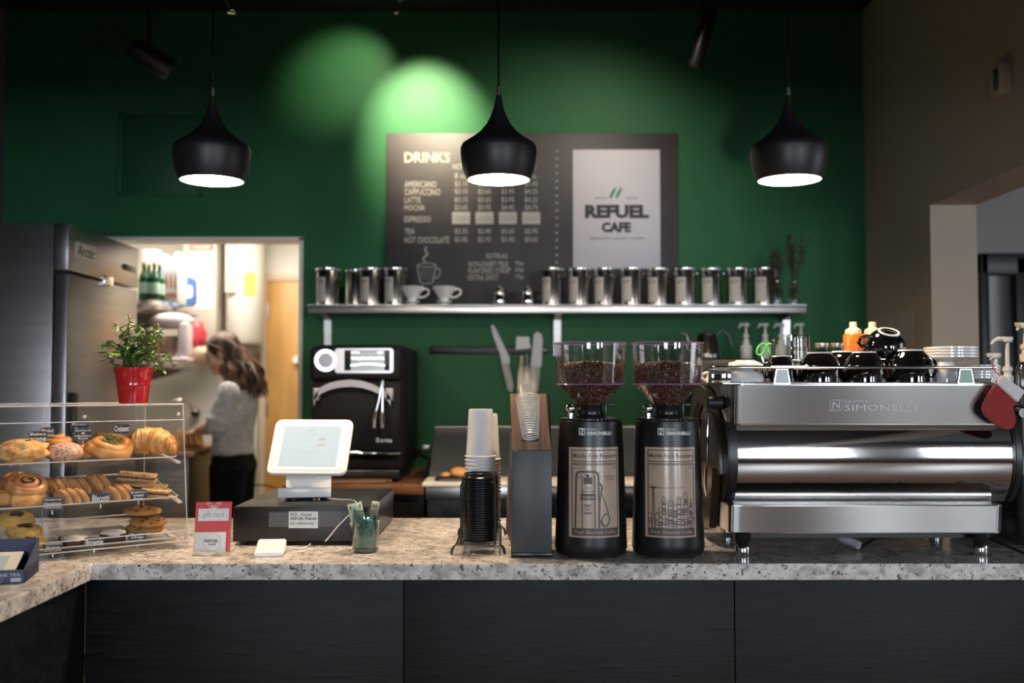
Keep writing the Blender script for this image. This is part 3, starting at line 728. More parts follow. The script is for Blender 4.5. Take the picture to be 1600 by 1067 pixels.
def grinder(px, lab, motif):
    c = P(px, 700, GY); t = thing('coffee_grinder', lab, 'coffee grinder', (c.x, GY, CT), 0, 'black coffee grinders on the bar')
    m = MB(); pr = [(0, .004), (.098, .004), (.103, .008), (.1045, .018)] + [(Rb(z), z) for z in [.022 + k * .018 for k in range(20)]] + [(.0925, .385), (.0915, .392), (.086, .396), (0, .396)]
    m.lathe(pr, 56); m.build('grinder_body', BODY, t, angle=35)
    m = MB()
    for k in range(44):
        a = 2 * PI * k / 44; m.box((.0865 * cos(a), .0865 * sin(a), .3975), (.006, .008, .006), .001, 1, rot=(0, 0, a))
    m.lathe([(0, .396), (.083, .396), (.083, .400), (.060, .404), (0, .404)], 48); m.build('top_ring', BLACKP, t)
    m = MB(); m.lathe([(0, .402), (.044, .402), (.046, .408), (.040, .412), (.040, .424), (.036, .430), (.034, .444), (0, .444)], 32)
    m.box((.055, 0, .440), (.03, .012, .010), .003); m.box((.042, -.030, .424), (.006, .008, .046), .002); m.cyl((-.055, -.02, .437), (-.01, -.03, .437), .0035, .0035, 8); m.build('hopper_collar', BLACKP, t)
    m = MB(); m.lathe([(.012, 0), (.012, .008), (.009, .010), (.009, .020), (.013, .024), (.015, .030), (.015, .040), (.011, .045), (0, .046)], 20, at=(-.062, -.035, .396)); m.build('adjusting_knob', CHROME, t)
    for s in (-1, 1):
        for q in (-1, 1):
            m = MB(); m.cyl((s * .06, q * .06, 0), (s * .06, q * .06, .006), .012, .014, 12); m.build('foot', BLACKP, t)
    m = MB(); m.lathe([(.028, .428), (.030, .4285)] + [(hop_r(z) + .001, z) for z in (.44, .46, .48, .499)] + [(.1005, .502), (.1035, .545), (.107, .590), (.1085, .622), (.1055, .622), (.104, .59), (.1005, .545), (.0985, .504)], 56)
    hp = m.build('hopper', HOPG, t, angle=30, recalc=False)
    m = MB(); m.tube([(.1075 * cos(a), .1075 * sin(a), .622) for a in [j * 2 * PI / 56 for j in range(56)]], .0022, 8, True)
    m.build('hopper_rim', HOPR, t)
    m = MB(); m.tube([(.1005 * cos(a), .1005 * sin(a), .500) for a in [j * 2 * PI / 56 for j in range(56)]], .0026, 8, True)
    m.build('hopper_seam', HOPR, t)
    b = bpy.data.objects.new('coffee_beans', BM); col.objects.link(b); b.location = (c.x, GY, CT); tag(b, 'heap of dark roasted coffee beans filling ' + ('the hopper nearer the cup organizer' if motif == 'pump' else 'the hopper next to the espresso machine'), 'coffee beans', kind='stuff')
    # maker's mark
    m = MB(); m.warp = cylwarp(.0008)
    if True:
        zt_ = .374; x0 = -.042
        m.add([], []); m.grid(x0, x0 + .019, zt_ - .020, zt_, 2, 1)
        m.text('NUOVA', x0 + .024, x0 + .050, zt_ - .0075, zt_, 0, .01)
        m.text('SIMONELLI', x0 + .024, x0 + .098, zt_ - .020, zt_ - .0095, 0, .05)
        m.mi = 1; m.warp = cylwarp(.0013); m.ribbon([(x0 + .004, zt_ - .017), (x0 + .004, zt_ - .004), (x0 + .015, zt_ - .016), (x0 + .015, zt_ - .003)], .0028)
    m.build('badge_lettering', [WHITEINK, BLACKP], t, recalc=False)
    # paper label, drawn in its own px frame (origin = sheet's lower left corner)
    xl, xr, zl, zr = -.080, .080, .062, .319
    xo = .004 if motif == 'pump' else -.006
    W_ = xr - xl; H_ = zr - zl
    def u(x): return xo + xl + (x - 65) / (413 - 65) * W_
    def v(y): return zl + (850 - y) / (850 - 235) * H_
    m = MB(); m.warp = cylwarp(.0012); m.grid(u(65), u(413), v(850), v(235), 16, 10); lb = m.build('paper_label', KRAFT, t, recalc=False)
    m = MB(); m.warp = cylwarp(.0020)
    def Ln(pts, w=3, closed=False):
        pp = []
        n = len(pts)
        for i in range(n if closed else n - 1):
            a, b = pts[i], pts[(i + 1) % n]; k = max(1, int(abs(a[0] - b[0]) / 30))
            for j in range(k): pp.append((u(a[0] + (b[0] - a[0]) * j / k), v(a[1] + (b[1] - a[1]) * j / k)))
        if not closed: pp.append((u(pts[-1][0]), v(pts[-1][1])))
        m.ribbon(pp, w * 1.45 * W_ / 348, 0, closed)
    def Bk(x0, x1, y0, y1):
        m.grid(u(x0), u(x1), v(y1), v(y0), max(1, int((x1 - x0) / 25)), 1)
    def Tx(s, x0, x1, y0, y1, b=.0, it=0): m.text(s, u(x0), u(x1), v(y1), v(y0), 0, b, it)
    Ln([(90, 255), (398, 255), (398, 332), (90, 332)], 4, True); Ln([(90, 348), (398, 348), (398, 835), (90, 835)], 4, True)
    Ln([(98, 357), (390, 357)], 2)
    Tx('Middle Fork Roasters', 100, 390, 278, 308, .008)
    Bk(90, 398, 785, 835)
    Tx('16 oz', 360, 388, 362, 370, .02); Tx('454 g', 360, 388, 376, 384, .02)
    if motif == 'pump':
        Tx('House Blend', 104, 170, 372, 382)
        Ln([(112, 780), (120, 425), (128, 408), (150, 402), (240, 402), (256, 410), (262, 430), (266, 780)], 8)
        Ln([(118, 440), (150, 440)], 3); Ln([(158, 430), (158, 780)], 4); Ln([(236, 430), (240, 780)], 4)
        Bk(168, 222, 440, 486); m.flat([(u(195 + 12 * cos(k * PI / 6)), v(428 + 12 * sin(k * PI / 6))) for k in range(12)])
        Tx('GAS', 178, 214, 505, 518, .02); Ln([(160, 536), (236, 536)], 3)
        Ln([(150, 556), (240, 556), (240, 590), (150, 590)], 5, True); Bk(156, 234, 560, 568); Tx('REFUEL', 160, 230, 572, 585, .03)
        Tx('KEEP', 172, 214, 624, 640, .04); Tx('ON', 180, 206, 650, 664, .04); Tx('GOING', 170, 218, 674, 690, .04)
        Tx('Middle Fork', 300, 376, 430, 440); Tx('Gas & Coffee', 304, 372, 448, 458)
        Ln([(266, 480), (278, 490), (286, 512), (280, 540)], 7); Ln([(278, 540), (300, 600), (326, 680), (322, 690)], 4); Ln([(278, 540), (270, 620), (268, 720), (285, 770), (310, 776), (330, 750), (336, 715), (322, 690), (302, 692), (286, 715), (284, 750), (300, 772)], 5)
        m.mi = 2; Ln([(262, 590), (266, 690)], 5)
    else:
        Tx('Seattle', 104, 150, 372, 382)
        Tx('Emerald City Espresso', 190, 330, 506, 516); Ln([(92, 511), (185, 511)], 3)
        Ln([(125, 490), (125, 560)], 3); Bk(105, 146, 505, 513); Bk(110, 140, 513, 519); Ln([(122, 519), (119, 780)], 4); Ln([(129, 519), (134, 780)], 4)
        rs = random.Random(4); x = 92
        for (a, b, h) in ((92, 112, 690), (112, 118, 720), (138, 160, 700), (160, 182, 650), (182, 204, 590), (204, 220, 660), (220, 250, 600), (250, 276, 640), (276, 300, 575), (300, 322, 630), (322, 345, 560), (345, 362, 655), (362, 380, 610), (380, 398, 690)):
            Ln([(a, 785), (a, h), ((a + b) / 2, h - (22 if (a // 2) % 2 else 4)), (b, h), (b, 785)], 2.5)
            for q in range(int(h) + 14, 785, 17):
                if (q + a) % 4: Ln([(a + 3, q), (b - 3, q)], rs.choice((3, 6, 9)))
    m.mi = 1; m.warp = cylwarp(.0027); Tx('Fresh Gourmet Coffee', 104, 380, 800, 822, .01, .2)
    m.build('label_print', [LABINK, KRAFT, pm('faded red print', (.40, .10, .08), .5)], lb, recalc=False)
    return t
grinder(923, 'black coffee grinder whose label shows an old gas pump', 'pump')
grinder(1043, 'black coffee grinder whose label shows a city skyline with a tower', 'city')

# ---------------------------------------------------------------- espresso machine
MX0, MX1, MY = .668, 1.440, 3.00
t = thing('espresso_machine', 'wide stainless steel espresso machine with a cup rail on the bar', 'espresso machine', (1.05, 3.25, CT))
# upper panel: tall steel apron, corners turned back
def zz(y, Y=MY): return P(1300, y, Y).z
z600, z664, z787, z834 = zz(600), zz(664), zz(788), zz(834)
m = MB(t)
xl_, xr_ = tX(1145, MY), tX(1572, MY)
yb = 3.50
pl = [(xl_ + .026, MY - .012), (xr_ - .02, MY - .012), (xr_, MY + .01), (xr_, yb), (xl_ - .02, yb), (xl_ - .012, MY + .03), (xl_ + .006, MY - .004)]
bb = MB(); bb.prism(pl, z664, z600, 'xy', bev=.004)
for v in bb.bm.verts:
    if v.co.y < 3.3: v.co.y += (z600 - v.co.z) * .10      # the apron leans in towards its lower edge
m.merge(bb.bm); m.build('upper_panel', STEELH, t, angle=30)
m = MB(t)
TYm = MY - .0135
m.warp = lambda v: Vector((v.x, v.y + (z600 - v.z) * .10, v.z))
def MT(s, a, b, c, d, bold=.02): p = P(a, d, TYm); q = P(c, b, TYm); m.text(s, p.x, q.x, p.z, q.z, TYm, bold)
lx0 = P(1298, 641, TYm); lx1 = P(1317, 625, TYm)
m.ribbon([(lx0.x, lx0.z), (lx0.x, lx1.z - .004), (lx0.x + .004, lx1.z), (lx1.x, lx1.z), (lx1.x, lx0.z + .004), (lx1.x - .004, lx0.z)], .0016, TYm, True)
m.ribbon([(lx0.x + .009, lx0.z + .005), (lx0.x + .009, lx1.z - .006), (lx1.x - .009, lx0.z + .006), (lx1.x - .009, lx1.z - .004)], .003, TYm)
MT('NUOVA', 1321, 625, 1359, 630, .0); MT('SIMONELLI', 1321, 632, 1432, 642, .0)
m.build('brand_lettering', pm('engraved light lettering', (.50, .50, .50), .35, .3), t, recalc=False)
# barrel: a bulging polished skin that rolls under
prof = []; yy_ = MY + .034
for k in range(29):
    s = k / 28.0; z = z664 + (z787 - z664) * s
    prof.append((yy_, z))
    th = R(22) * (1 - s / .42) if s < .42 else -R(54) * ((s - .42) / .58) ** 1.1
    yy_ -= math.tan(th) * abs(z787 - z664) / 28
bx0, bx1 = tX(1152, MY), tX(1585, MY)
m = MB(t); m.prism(prof + [(yb, z787), (yb, z664)], bx0, bx1, 'yz'); m.build('barrel_panel', POLISH, t, angle=25)
m = MB(t)
pl2 = [(tX(1157, MY), MY - .010), (tX(1553, MY), MY - .010), (tX(1565, MY), MY + .01), (tX(1565, MY), yb - .04), (tX(1136, MY), yb - .04), (tX(1136, MY) + .0, MY + .02), (tX(1142, MY), MY - .002)]
bb = MB(); bb.prism(pl2, z834, z787, 'xy', bev=.004)
for v in bb.bm.verts:
    if v.co.y < 3.3: v.co.y += (z787 - v.co.z) * .13
m.merge(bb.bm); m.build('lower_panel', STEELH, t, angle=30)
m = MB(t); m.bx(xl_ + .03, xr_ - .03, MY + .06, yb - .03, z834 - .020, z834 + .001); m.build('base_plate', BLACKP, t)
# black side covers, crescent edged
CP = [(y, z) for y, z in prof]
for sgn, xa, xb in ((-1, bx0 - .028, bx0 + .001), (1, bx1 - .001, bx1 + .022)):
    m = MB(t)
    fr = [(y - .012 + .0 * z, z) for y, z in prof]
    m.prism(fr + [(yb - .02, z787), (yb + .02, z664), (yb + .0, z664 + .03), (MY + .06, z664 + .02)], xa, xb, 'yz', bev=.004)
    m.build('side_cover', pm('black side cover', (.014, .014, .015), .32), t, angle=30)
# arched outer guard on each side (seen end on at the left)
for xg in (bx0 - .045, bx1 + .024):
    m = MB(t); pts = []
    for k in range(25):
        a = -PI * .52 + k / 24 * PI * 1.04; pts.append((xg - (.012 if xg < 1 else -.012) * cos(a), 3.30 + .26 * sin(a) * 1.0, 1.150 + .235 * cos(a) * 1.05))
    inner = [(p[0], 3.30 + (p[1] - 3.30) * .80, 1.15 + (p[2] - 1.15) * .82 - .01) for p in pts]
    vs = pts + inner; n = len(pts); b = bmesh.new(); nv = [b.verts.new(v) for v in vs]
    for i in range(n - 1): b.faces.new((nv[i], nv[i + 1], nv[n + i + 1], nv[n + i]))
    r = bmesh.ops.extrude_face_region(b, geom=list(b.faces)); 
    for v in r['geom']:
        if isinstance(v, bmesh.types.BMVert): v.co.x += .020
    m.merge(b); m.build('side_guard', pm('bronze black guard', (.022, .017, .014), .30), t, angle=40)
# lower bronze side tray piece
m = MB(t); m.prism([(3.10, 1.15), (3.46, 1.15), (3.46, .96), (3.30, .935), (3.16, .96)], bx0 - .055, bx0 - .030, 'yz', bev=.004); m.build('side_tray', pm('bronze side panel', (.10, .065, .045), .25, .6), t)
m = MB(t); m.tube([(bx0 - .065, 3.12, 1.33), (bx0 - .070, 3.10, 1.26), (bx0 - .070, 3.11, 1.18), (bx0 - .070, 3.14, 1.10), (bx0 - .062, 3.17, 1.06)], [.006, .005, .005, .005, .004], 10); m.build('steam_wand', CHROME, t)
m = MB(t); m.cyl((bx0 - .072, 3.08, 1.345), (bx0 - .03, 3.08, 1.345), .020, .022, 20); m.build('steam_knob', BLACKP, t)
# cup tray and rail
m = MB(t); m.bx(xl_ - .03, xr_ - .005, MY + .0, 3.62, z600 - .002, z600 + .005, .002); m.build('cup_tray', STEELH, t)
z573 = zz(574) ; yr = MY - .006
m = MB(t)
A = (tX(1116, yr), yr, z573); B_ = (tX(1556, yr), yr, z573); C_ = (tX(1556, yr), 3.60, z573); D = (tX(1116, yr) - .015, 3.60, z573)
D = (P(1101, 574, 3.60).x, 3.60, z573)
m.tube([A, (A[0] - .012, A[1] + .02, A[2]), (D[0] , D[1] - .35, D[2]), D, C_, (B_[0] + .012, B_[1] + .04, B_[2]), B_], .0048, 10, True); m.build('cup_rail', CHROME, t)
m = MB(t); m.bx(tX(1112, yr) , tX(1145, yr), yr + .01, 3.05, z600 + .002, z573 - .006, .004); m.build('rail_corner', CHROME, t)
for px in (1222, 1509):
    m = MB(t); xa, xb = tX(px - 9, yr), tX(px + 9, yr); xc, xd = tX(px - 13, yr), tX(px + 13, yr)
    m.prism([(xa, z573 - .005), (xb, z573 - .005), (xd, z600), (xc, z600)], yr, yr + .012, 'xz', .001); pp = m.build('rail_post', CHROME, t)
    m = MB(t); m.prism([(xa + .0018, z573 - .006), (xb - .0018, z573 - .006), (xd - .0028, z600 + .002), (xc + .0028, z600 + .002)], yr - .0015, yr + .001, 'xz'); m.build('post_inlay', pm('frosted jade inlay', (.22, .42, .34), .35) if px > 1300 else pm('smoky inlay', (.05, .055, .06), .2), pp)
for x, Y in ((P(1160, 850, 3.02).x, 3.02), (P(1531, 850, 3.03).x, 3.03), (P(1136, 850, 3.42).x, 3.42), (P(1462, 850, 3.42).x, 3.42)):
    m = MB(t); m.lathe([(0, 0), (.020, 0), (.022, .003), (.022, .026), (.020, .029), (.014, .030), (0, .030)], 28, at=(x, Y, CT)); ft = m.build('foot', CHROME, t)
    m = MB(t); m.lathe([(.012, .028), (.020, .038), (.026, z834 - CT)], 20, at=(x, Y, CT)); m.build('foot_cone', BLACKP, ft)
m = MB(t)
hp = [Vector((tX(1296, 3.2), 3.2, .955)), Vector((tX(1312, 3.15), 3.15, .93)), Vector((tX(1338, 3.10), 3.10, .905 + .011))]
pts = []; 
for k in range(60):
    f = k / 59; pts.append(hp[0].lerp(hp[1], f * 2) if f < .5 else hp[1].lerp(hp[2], f * 2 - 1))
m.tube(pts, [.0125 if k % 2 else .0095 for k in range(60)], 12); m.build('drain_hose', pm('ribbed grey hose', (.33, .33, .34), .4), t)
m = MB(t); m.tube([(tX(1340, 3.12), 3.12, CT + .006), (tX(1360, 3.2), 3.2, CT + .02), (tX(1400, 3.25), 3.25, CT + .035), (tX(1460, 3.3), 3.3, CT + .03)], .0045, 8)
m.tube([(tX(1535, 3.1), 3.1, CT + .04), (tX(1565, 3.05), 3.05, CT + .025), (tX(1598, 3.0), 3.0, CT + .006), (1.55, 3.0, CT + .005)], .0045, 8); m.build('cable', BLACKP, t)

# ---------------------------------------------------------------- cups and other things on the machine
ZT = z600 + .0062
CUPG = 'black glazed cups upside down on the espresso machine'
def cup_mesh(r, h, name, mt, lab, cat, grp, parent_loc, rz, rot=None, rim=WHITEC, hs=1):
    """cup standing upside down; local z up"""
    t = thing(name, lab, cat, parent_loc, rz, grp)
    m = MB(); rb = r * .50
    m.lathe([(r - .003, .001), (r, 0), (r * .995, h * .18), (r * .95, h * .42), (r * .84, h * .66), (r * .66, h * .86), (rb + .002, h * .93), (rb + .001, h), (rb - .004, h), (rb - .006, h * .95), (0, h * .94)], 40)
    m.lathe([(r - .003, .001), (r * .93, h * .38), (r * .80, h * .66), (r * .5, h * .86), (0, h * .88)], 40)
    m.build('bowl', mt, t, angle=50, recalc=False)
    m = MB(); m.lathe([(rb + .0022, h * .965), (rb + .001, h + .0012), (rb - .004, h + .0012), (rb - .005, h * .99)], 40); m.build('foot_ring', rim, t, recalc=False)
    m = MB(); m.tube([(r * .97, 0, h * .22), (r * 1.25 * hs, 0, h * .16), (r * 1.46 * hs, 0, h * .36), (r * 1.38 * hs, 0, h * .62), (r * 1.1, 0, h * .72), (r * .80, 0, h * .70)], [.0055, .005, .0055, .005, .005, .0055], 10); m.build('handle', mt, t)
    return t
def place_cup(px, w, ytop, Y, lab, mt=BLACKG, grp=CUPG, rz=PI, z=None, nm='coffee_cup', rim=WHITEC):
    c = P(px, 600, Y); zt_ = P(px, ytop, Y).z; z = ZT if z is None else z
    return cup_mesh(w / 2 * Y / FPX, zt_ - z, nm, mt, lab, 'cup', grp, (c.x, Y, z), rz, rim=rim)
place_cup(1220, 50, 556, 3.10, 'smallest upside-down black cup, next to the white cups', rz=PI + .5)
place_cup(1281, 72, 551, 3.11, 'black cup upside down in the front row between small black cup and middle cup', rz=PI - .2)
place_cup(1351, 70, 550, 3.11, 'black latte cup upside down in the middle of the front row', rz=PI + 2.2)
place_cup(1424, 76, 547, 3.12, 'biggest black cup upside down in the front row, beside the white saucers', rz=PI + 1.9)
place_cup(1318, 66, 549, 3.27, 'black cup upside down in the second row behind the middle front cups', rz=1.4)
place_cup(1388, 66, 546.5, 3.27, 'black cup upside down in the second row under the tilted cup', rz=1.2)
tc_ = P(1379, 547, 3.22)
tcup = cup_mesh(.062, .062, 'coffee_cup', BLACKG, 'tilted black cup resting on top of the others, white foot ring showing', 'cup', CUPG, (tc_.x, 3.20, P(1379, 547, 3.2).z + .001), PI - .1)
tcup.rotation_euler = (R(24), R(-6), PI * 0 + .2)
tcup.rotation_euler = (R(26), R(4), 0)
for ch in kids(tcup):
    if ch.name.startswith('handle'): ch.rotation_euler = (0, 0, PI + .1)
WG = 'white cups on the espresso machine tray'
place_cup(1160, 66, 577, 3.07, 'white cup upside down inside the polished rail corner', WHITEC, WG, rz=2.6)
place_cup(1165, 58, 563, 3.07, 'white cup stacked upside down on the corner white cup', WHITEC, WG, rz=2.0, z=P(1160, 577, 3.07).z + .0015)
place_cup(1128, 50, 576, 3.32, 'white cup behind the stacked pair beside the rail', WHITEC, WG, rz=2.4)
place_cup(1479, 40, 566, 3.09, 'small white cup upside down beside the biggest black cup', WHITEC, WG, rz=.8)
place_cup(1466, 52, 566, 3.24, 'white cup partly hidden behind the biggest black cup', WHITEC, WG, rz=.9)
def saucer(px, py, Y, r, lab, grp, z):
    t = None
    m = MB(); m.lathe([(0, .004), (r * .5, .003), (r * .55, 0), (r * .60, .002), (r * .8, .0065), (r - .002, .0095), (r, .011), (r, .0160), (r - .002, .0172), (r * .8, .0115), (r * .55, .006), (0, .0055)], 44)
    o = m.build('saucer', WHITEC, None, angle=50, recalc=False); c = P(px, py, Y); o.location = (c.x, Y, z); tag(o, lab, 'saucer', grp); return o
zb_ = max(P(1479, 566, 3.09).z, P(1466, 566, 3.24).z) + .003
words4 = ['lowest', 'second from the bottom', 'third from the bottom', 'topmost']
for k in range(4): saucer(1486, 560, 3.20, .080, 'white saucer, %s of the four stacked on the white cups' % words4[k], 'white saucers stacked on the small white cups', zb_ + k * .0088)
words5 = ['lowest', 'second from the bottom', 'middle', 'second from the top', 'topmost']
for k in range(5): saucer(1533, 580, 3.20, .055, 'white saucer, %s in the low stack behind the jade post' % words5[k], 'low stack of white saucers beside the stocking', ZT + .001 + k * .0088)
# clear glass upside down
c = P(1250, 570, 3.3)
t = thing('pint_glass', 'clear pint glass turned upside down among the black cups', 'glass', (c.x, 3.32, ZT))
zt_ = P(1250, 523, 3.32).z - ZT
m = MB(); m.lathe([(.036, 0), (.040, 0), (.038, .02), (.037, zt_ - .003), (.035, zt_), (0, zt_), (0, zt_ - .008), (.033, zt_ - .008), (.035, .02)], 36); m.build('glass_body', thin('pint glass', (.90, .90, .88), .10, .02, .8), t, recalc=False)
m = MB(); m.lathe([(.0372, .104), (.0385, .106), (.0385, .110), (.0372, .112)], 36); m.build('base_ring', thin('glass ring', (.8, .8, .8), .3, .02, .9), t, recalc=False)
# glass jars with steel lids
for px, lab in ((1284.5, 'small glass jar with a steel lid beside the pint glass'), (1308.5, 'small glass jar with a steel lid next to the orange bottle')):
    Y = 3.42; c = P(px, 570, Y); zt_ = P(px, 536, Y).z - ZT
    t = thing('spice_jar', lab, 'jar', (c.x, Y, ZT), 0, 'small lidded glass jars on the espresso machine')
    m = MB(); m.lathe([(0, 0), (.022, 0), (.024, .004), (.024, zt_ - .03), (.020, zt_ - .02), (.020, zt_ - .014)], 28); m.build('jar_body', thin('jar glass', (.75, .72, .68), .10, .03, .7), t, recalc=False)
    m = MB(); m.lathe([(.0225, zt_ - .016), (.0235, zt_ - .014), (.0235, zt_ - .002), (.021, zt_), (0, zt_)], 28); m.build('jar_lid', pm('satin jar lid', (.62, .58, .55), .3, .9), t)
    m = MB(); m.lathe([(0, .002), (.021, .003), (.021, zt_ - .045), (0, zt_ - .043)], 20); m.build('filling', pm('brown spice', (.16, .09, .05), .8), t)
# orange squeeze bottles
for px, Y, lab in ((1334, 3.50, 'orange squeeze bottle with a cream cap, nearer the steel lidded jars'), (1364, 3.52, 'orange squeeze bottle with a cream cap behind the tilted black cup')):
    c = P(px, 570, Y); s = Y / FPX; zt_ = P(px, 503, Y).z - ZT; zs = P(px, 521.5, Y).z - ZT
    t = thing('squeeze_bottle', lab, 'bottle', (c.x, Y, ZT), 0, 'orange squeeze bottles on the espresso machine')
    m = MB(); m.lathe([(0, 0), (.031, 0), (.034, .004), (.034, zs - .006), (.031, zs - .001), (.024, zs)], 32); m.build('bottle_body', pm('orange syrup bottle', (.60, .13, .015), .25, sss=.1), t)
    m = MB(); m.lathe([(.027, zs - .002), (.028, zs + .002), (.026, zs + .014), (.017, zs + .019), (.0125, zs + .022), (.0125, zt_ - .006), (.011, zt_), (0, zt_)], 28); m.build('cap', pm('cream plastic cap', (.72, .58, .40), .35), t)
# scissors with green loops in a small steel cup, pen and amber bottle
Y = 3.5; c = P(1203, 575, Y)
t = thing('pen_cup', 'small steel cup holding green scissors behind the small black cup', 'cup', (c.x, Y, ZT))
m = MB(); m.lathe([(0, 0), (.026, 0), (.028, .002), (.029, .062), (.027, .062), (.026, .004), (0, .003)], 28); m.build('cup_body', WHITEP, t, recalc=False)
c1 = P(1197, 560, Y)
t = thing('scissors', 'scissors with bright green handles standing in the small cup', 'scissors', (c1.x, Y, ZT + .02))
GRN = pm('bright green plastic', (.08, .45, .10), .35)
for dx, rot in ((-8, .5), (8, -.5)):
    m = MB(t); cc = P(1197 + dx, 546, Y - .002 * (1 if dx > 0 else -1)); pts = []
    for k in range(16):
        a = k * 2 * PI / 16; x = .012 * cos(a); z = .021 * sin(a); pts.append((cc.x + x * cos(rot) + z * sin(rot), cc.y, cc.z - x * sin(rot) + z * cos(rot)))
    m.tube(pts, .0038, 8, True); m.build('finger_loop', GRN, t)
    m = MB(t); p0 = Vector((cc.x + .010 * (-1 if rot < 0 else 1) * 0, cc.y, cc.z - .018)); m.tube([p0, (c1.x + dx * .0002, Y, ZT + .045), (c1.x - dx * .0006, Y, ZT + .012)], [.004, .004, .0015], 6); m.build('blade', CHROME, t)
c2 = P(1206, 560, Y)
t = thing('marker_pen', 'dark marker pen standing in the small cup beside the scissors', 'pen', (c2.x, Y - .01, ZT + .004))
m = MB(t); m.cyl((c2.x, Y - .01, ZT + .006), (c2.x + .004, Y - .012, P(1206, 533, Y).z), .0055, .0065, 12); m.build('barrel', BLACKP, t)
m = MB(t); q = P(1206, 533, Y).z; m.cyl((c2.x + .004, Y - .012, q), (c2.x + .0045, Y - .012, q + .006), .0065, .004, 12); m.build('cap', pm('pen cap', (.12, .05, .03), .3), t)
c3 = P(1174, 575, 3.46)
t = thing('sugar_bowl', 'small steel bowl with amber packets behind the white cups', 'bowl', (c3.x, 3.46, ZT))
m = MB(); m.lathe([(0, 0), (.022, 0), (.034, .02), (.036, .040), (.034, .040), (.030, .02), (0, .004)], 28); m.build('bowl_body', CHROME, t, recalc=False)
m = MB()
for k in range(5): m.box((rnd.uniform(-.012, .012), rnd.uniform(-.012, .012), .040 + k * .0025), (.055, .03, .0016), .0005, 1, rot=(rnd.uniform(-.15, .15), rnd.uniform(-.15, .15), rnd.uniform(-.5, .5)))
m.build('packet', pm('amber paper packet', (.65, .30, .10), .6), t)
# felt stocking hanging from the rail corner
t = thing('stocking', 'small red felt stocking with a white cuff hanging from the cup rail', 'christmas stocking', tuple(P(1560, 600, 2.96)))
SYY = 2.955
def S2(pts, off=0): return [(P(x, y, SYY).x, P(x, y, SYY).z) for x, y in pts]
leg = [(1557, 596), (1589, 626), (1581, 637), (1585, 645), (1587, 658), (1583, 669), (1575, 672), (1562, 668), (1548, 659), (1536, 648), (1534, 636), (1540, 622), (1549, 608)]
def smooth(p, n=2):
    for _ in range(n):
        q = []
        for i in range(len(p)):
            a, b = p[i], p[(i + 1) % len(p)]; q += [(a[0] * .75 + b[0] * .25, a[1] * .75 + b[1] * .25), (a[0] * .25 + b[0] * .75, a[1] * .25 + b[1] * .75)]
        p = q
    return p
m = MB(t); m.prism(S2(smooth(leg)), SYY - .006, SYY + .008, 'xz', bev=.003); m.build('stocking_foot', pm('red felt', (.30, .022, .016), .95, bump=(500, .4), sheen=.6), t, angle=60)
m = MB(t); m.prism(S2([(1564, 586), (1600, 611), (1588, 629), (1555, 599)]), SYY - .010, SYY + .011, 'xz', bev=.003); m.build('cuff', pm('white felt', (.72, .70, .68), .95, bump=(500, .4)), t, angle=60)
m = MB(t); m.prism(S2([(1552, 590), (1563, 586), (1572, 596), (1560, 600), (1549, 597)]), SYY + .001, SYY + .006, 'xz', bev=.001); m.build('ribbon_bow', pm('white felt', (.7, .7, .7), .9), t)
m = MB(t); a = P(1563, 588, SYY); b = P(1561, 571, SYY); m.tube([a, (b.x - .003, 2.97, a.z + .012), (b.x, yr - .001, z573 + .006), (b.x + .004, 2.985, a.z + .012), (a.x + .003, SYY + .003, a.z)], .0017, 6); m.build('red_cord', pm('red cord', (.5, .03, .03), .7), t)

# ---------------------------------------------------------------- black appliance and syrup pumps at the right end
t = thing('water_boiler', 'black rounded appliance cut by the picture edge beyond the espresso machine', 'appliance', (1.70, 3.25, CT))
xb0 = tX(1583, 3.15)
m = MB(t); m.bx(xb0, 1.86, 3.13, 3.60, CT + .012, P(1590, 632, 3.13).z, .035, 4); m.build('housing', BODY, t, angle=60)
for x in (xb0 + .06, 1.80):
    for Y in (3.19, 3.54):
        m = MB(t); m.cyl((x, Y, CT), (x, Y, CT + .02), .016, .016, 12); m.build('foot', BLACKP, t)
c = P(1594, 645, 3.12); m = MB(t); m.cyl((c.x, 3.135, c.z), (c.x, 3.10, c.z), .016, .014, 20); m.build('tap_knob', CHROME, t)
m = MB(t); q = P(1594, 757, 3.12); m.ell((q.x, 3.13, q.z), (.005, .004, .005), 10, 8); m.build('indicator', pm('brass dot', (.4, .25, .12), .3, .8), t)
PUMP = pm('white pump plastic', (.66, .63, .60), .3)
def pump(loc, zh, w, lab, grp, dirn=-1, bottle=True, bh=.2, br=.034, bcol=None, mt=PUMP):
    """syrup bottle: base at loc, pump head top at height zh"""
    t = thing('syrup_bottle', lab, 'syrup bottle', loc, 0, grp)
    m = MB(); m.lathe([(0, 0), (br - .003, 0), (br, .004), (br, bh * .78), (br * .8, bh * .88), (br * .42, bh * .96), (br * .40, bh)], 28); m.build('bottle_body', bcol or thin('syrup glass', (.8, .78, .72), .08, .03, .7), t, recalc=False)
    m = MB(); m.lathe([(0, bh - .012), (.017, bh - .012), (.018, bh + .012), (.012, bh + .016), (.012, bh + .028), (.016, bh + .030), (.016, bh + .042), (.007, bh + .048), (.0065, zh - .014), (0, zh - .014)], 24); m.build('pump_collar', mt, t)
    m = MB(); m.lathe([(.008, zh - .020), (.016, zh - .016), (.019, zh - .006), (.018, zh), (0, zh)], 24)
    m.tube([(0, 0, zh - .008), (dirn * .03, 0, zh - .006), (dirn * w, 0, zh - .014), (dirn * (w + .008), 0, zh - .024)], [.009, .008, .006, .0045], 10); m.build('pump_head', mt, t)
    return t
zbo = P(1590, 632, 3.13).z
c = P(1574, 560, 3.42)
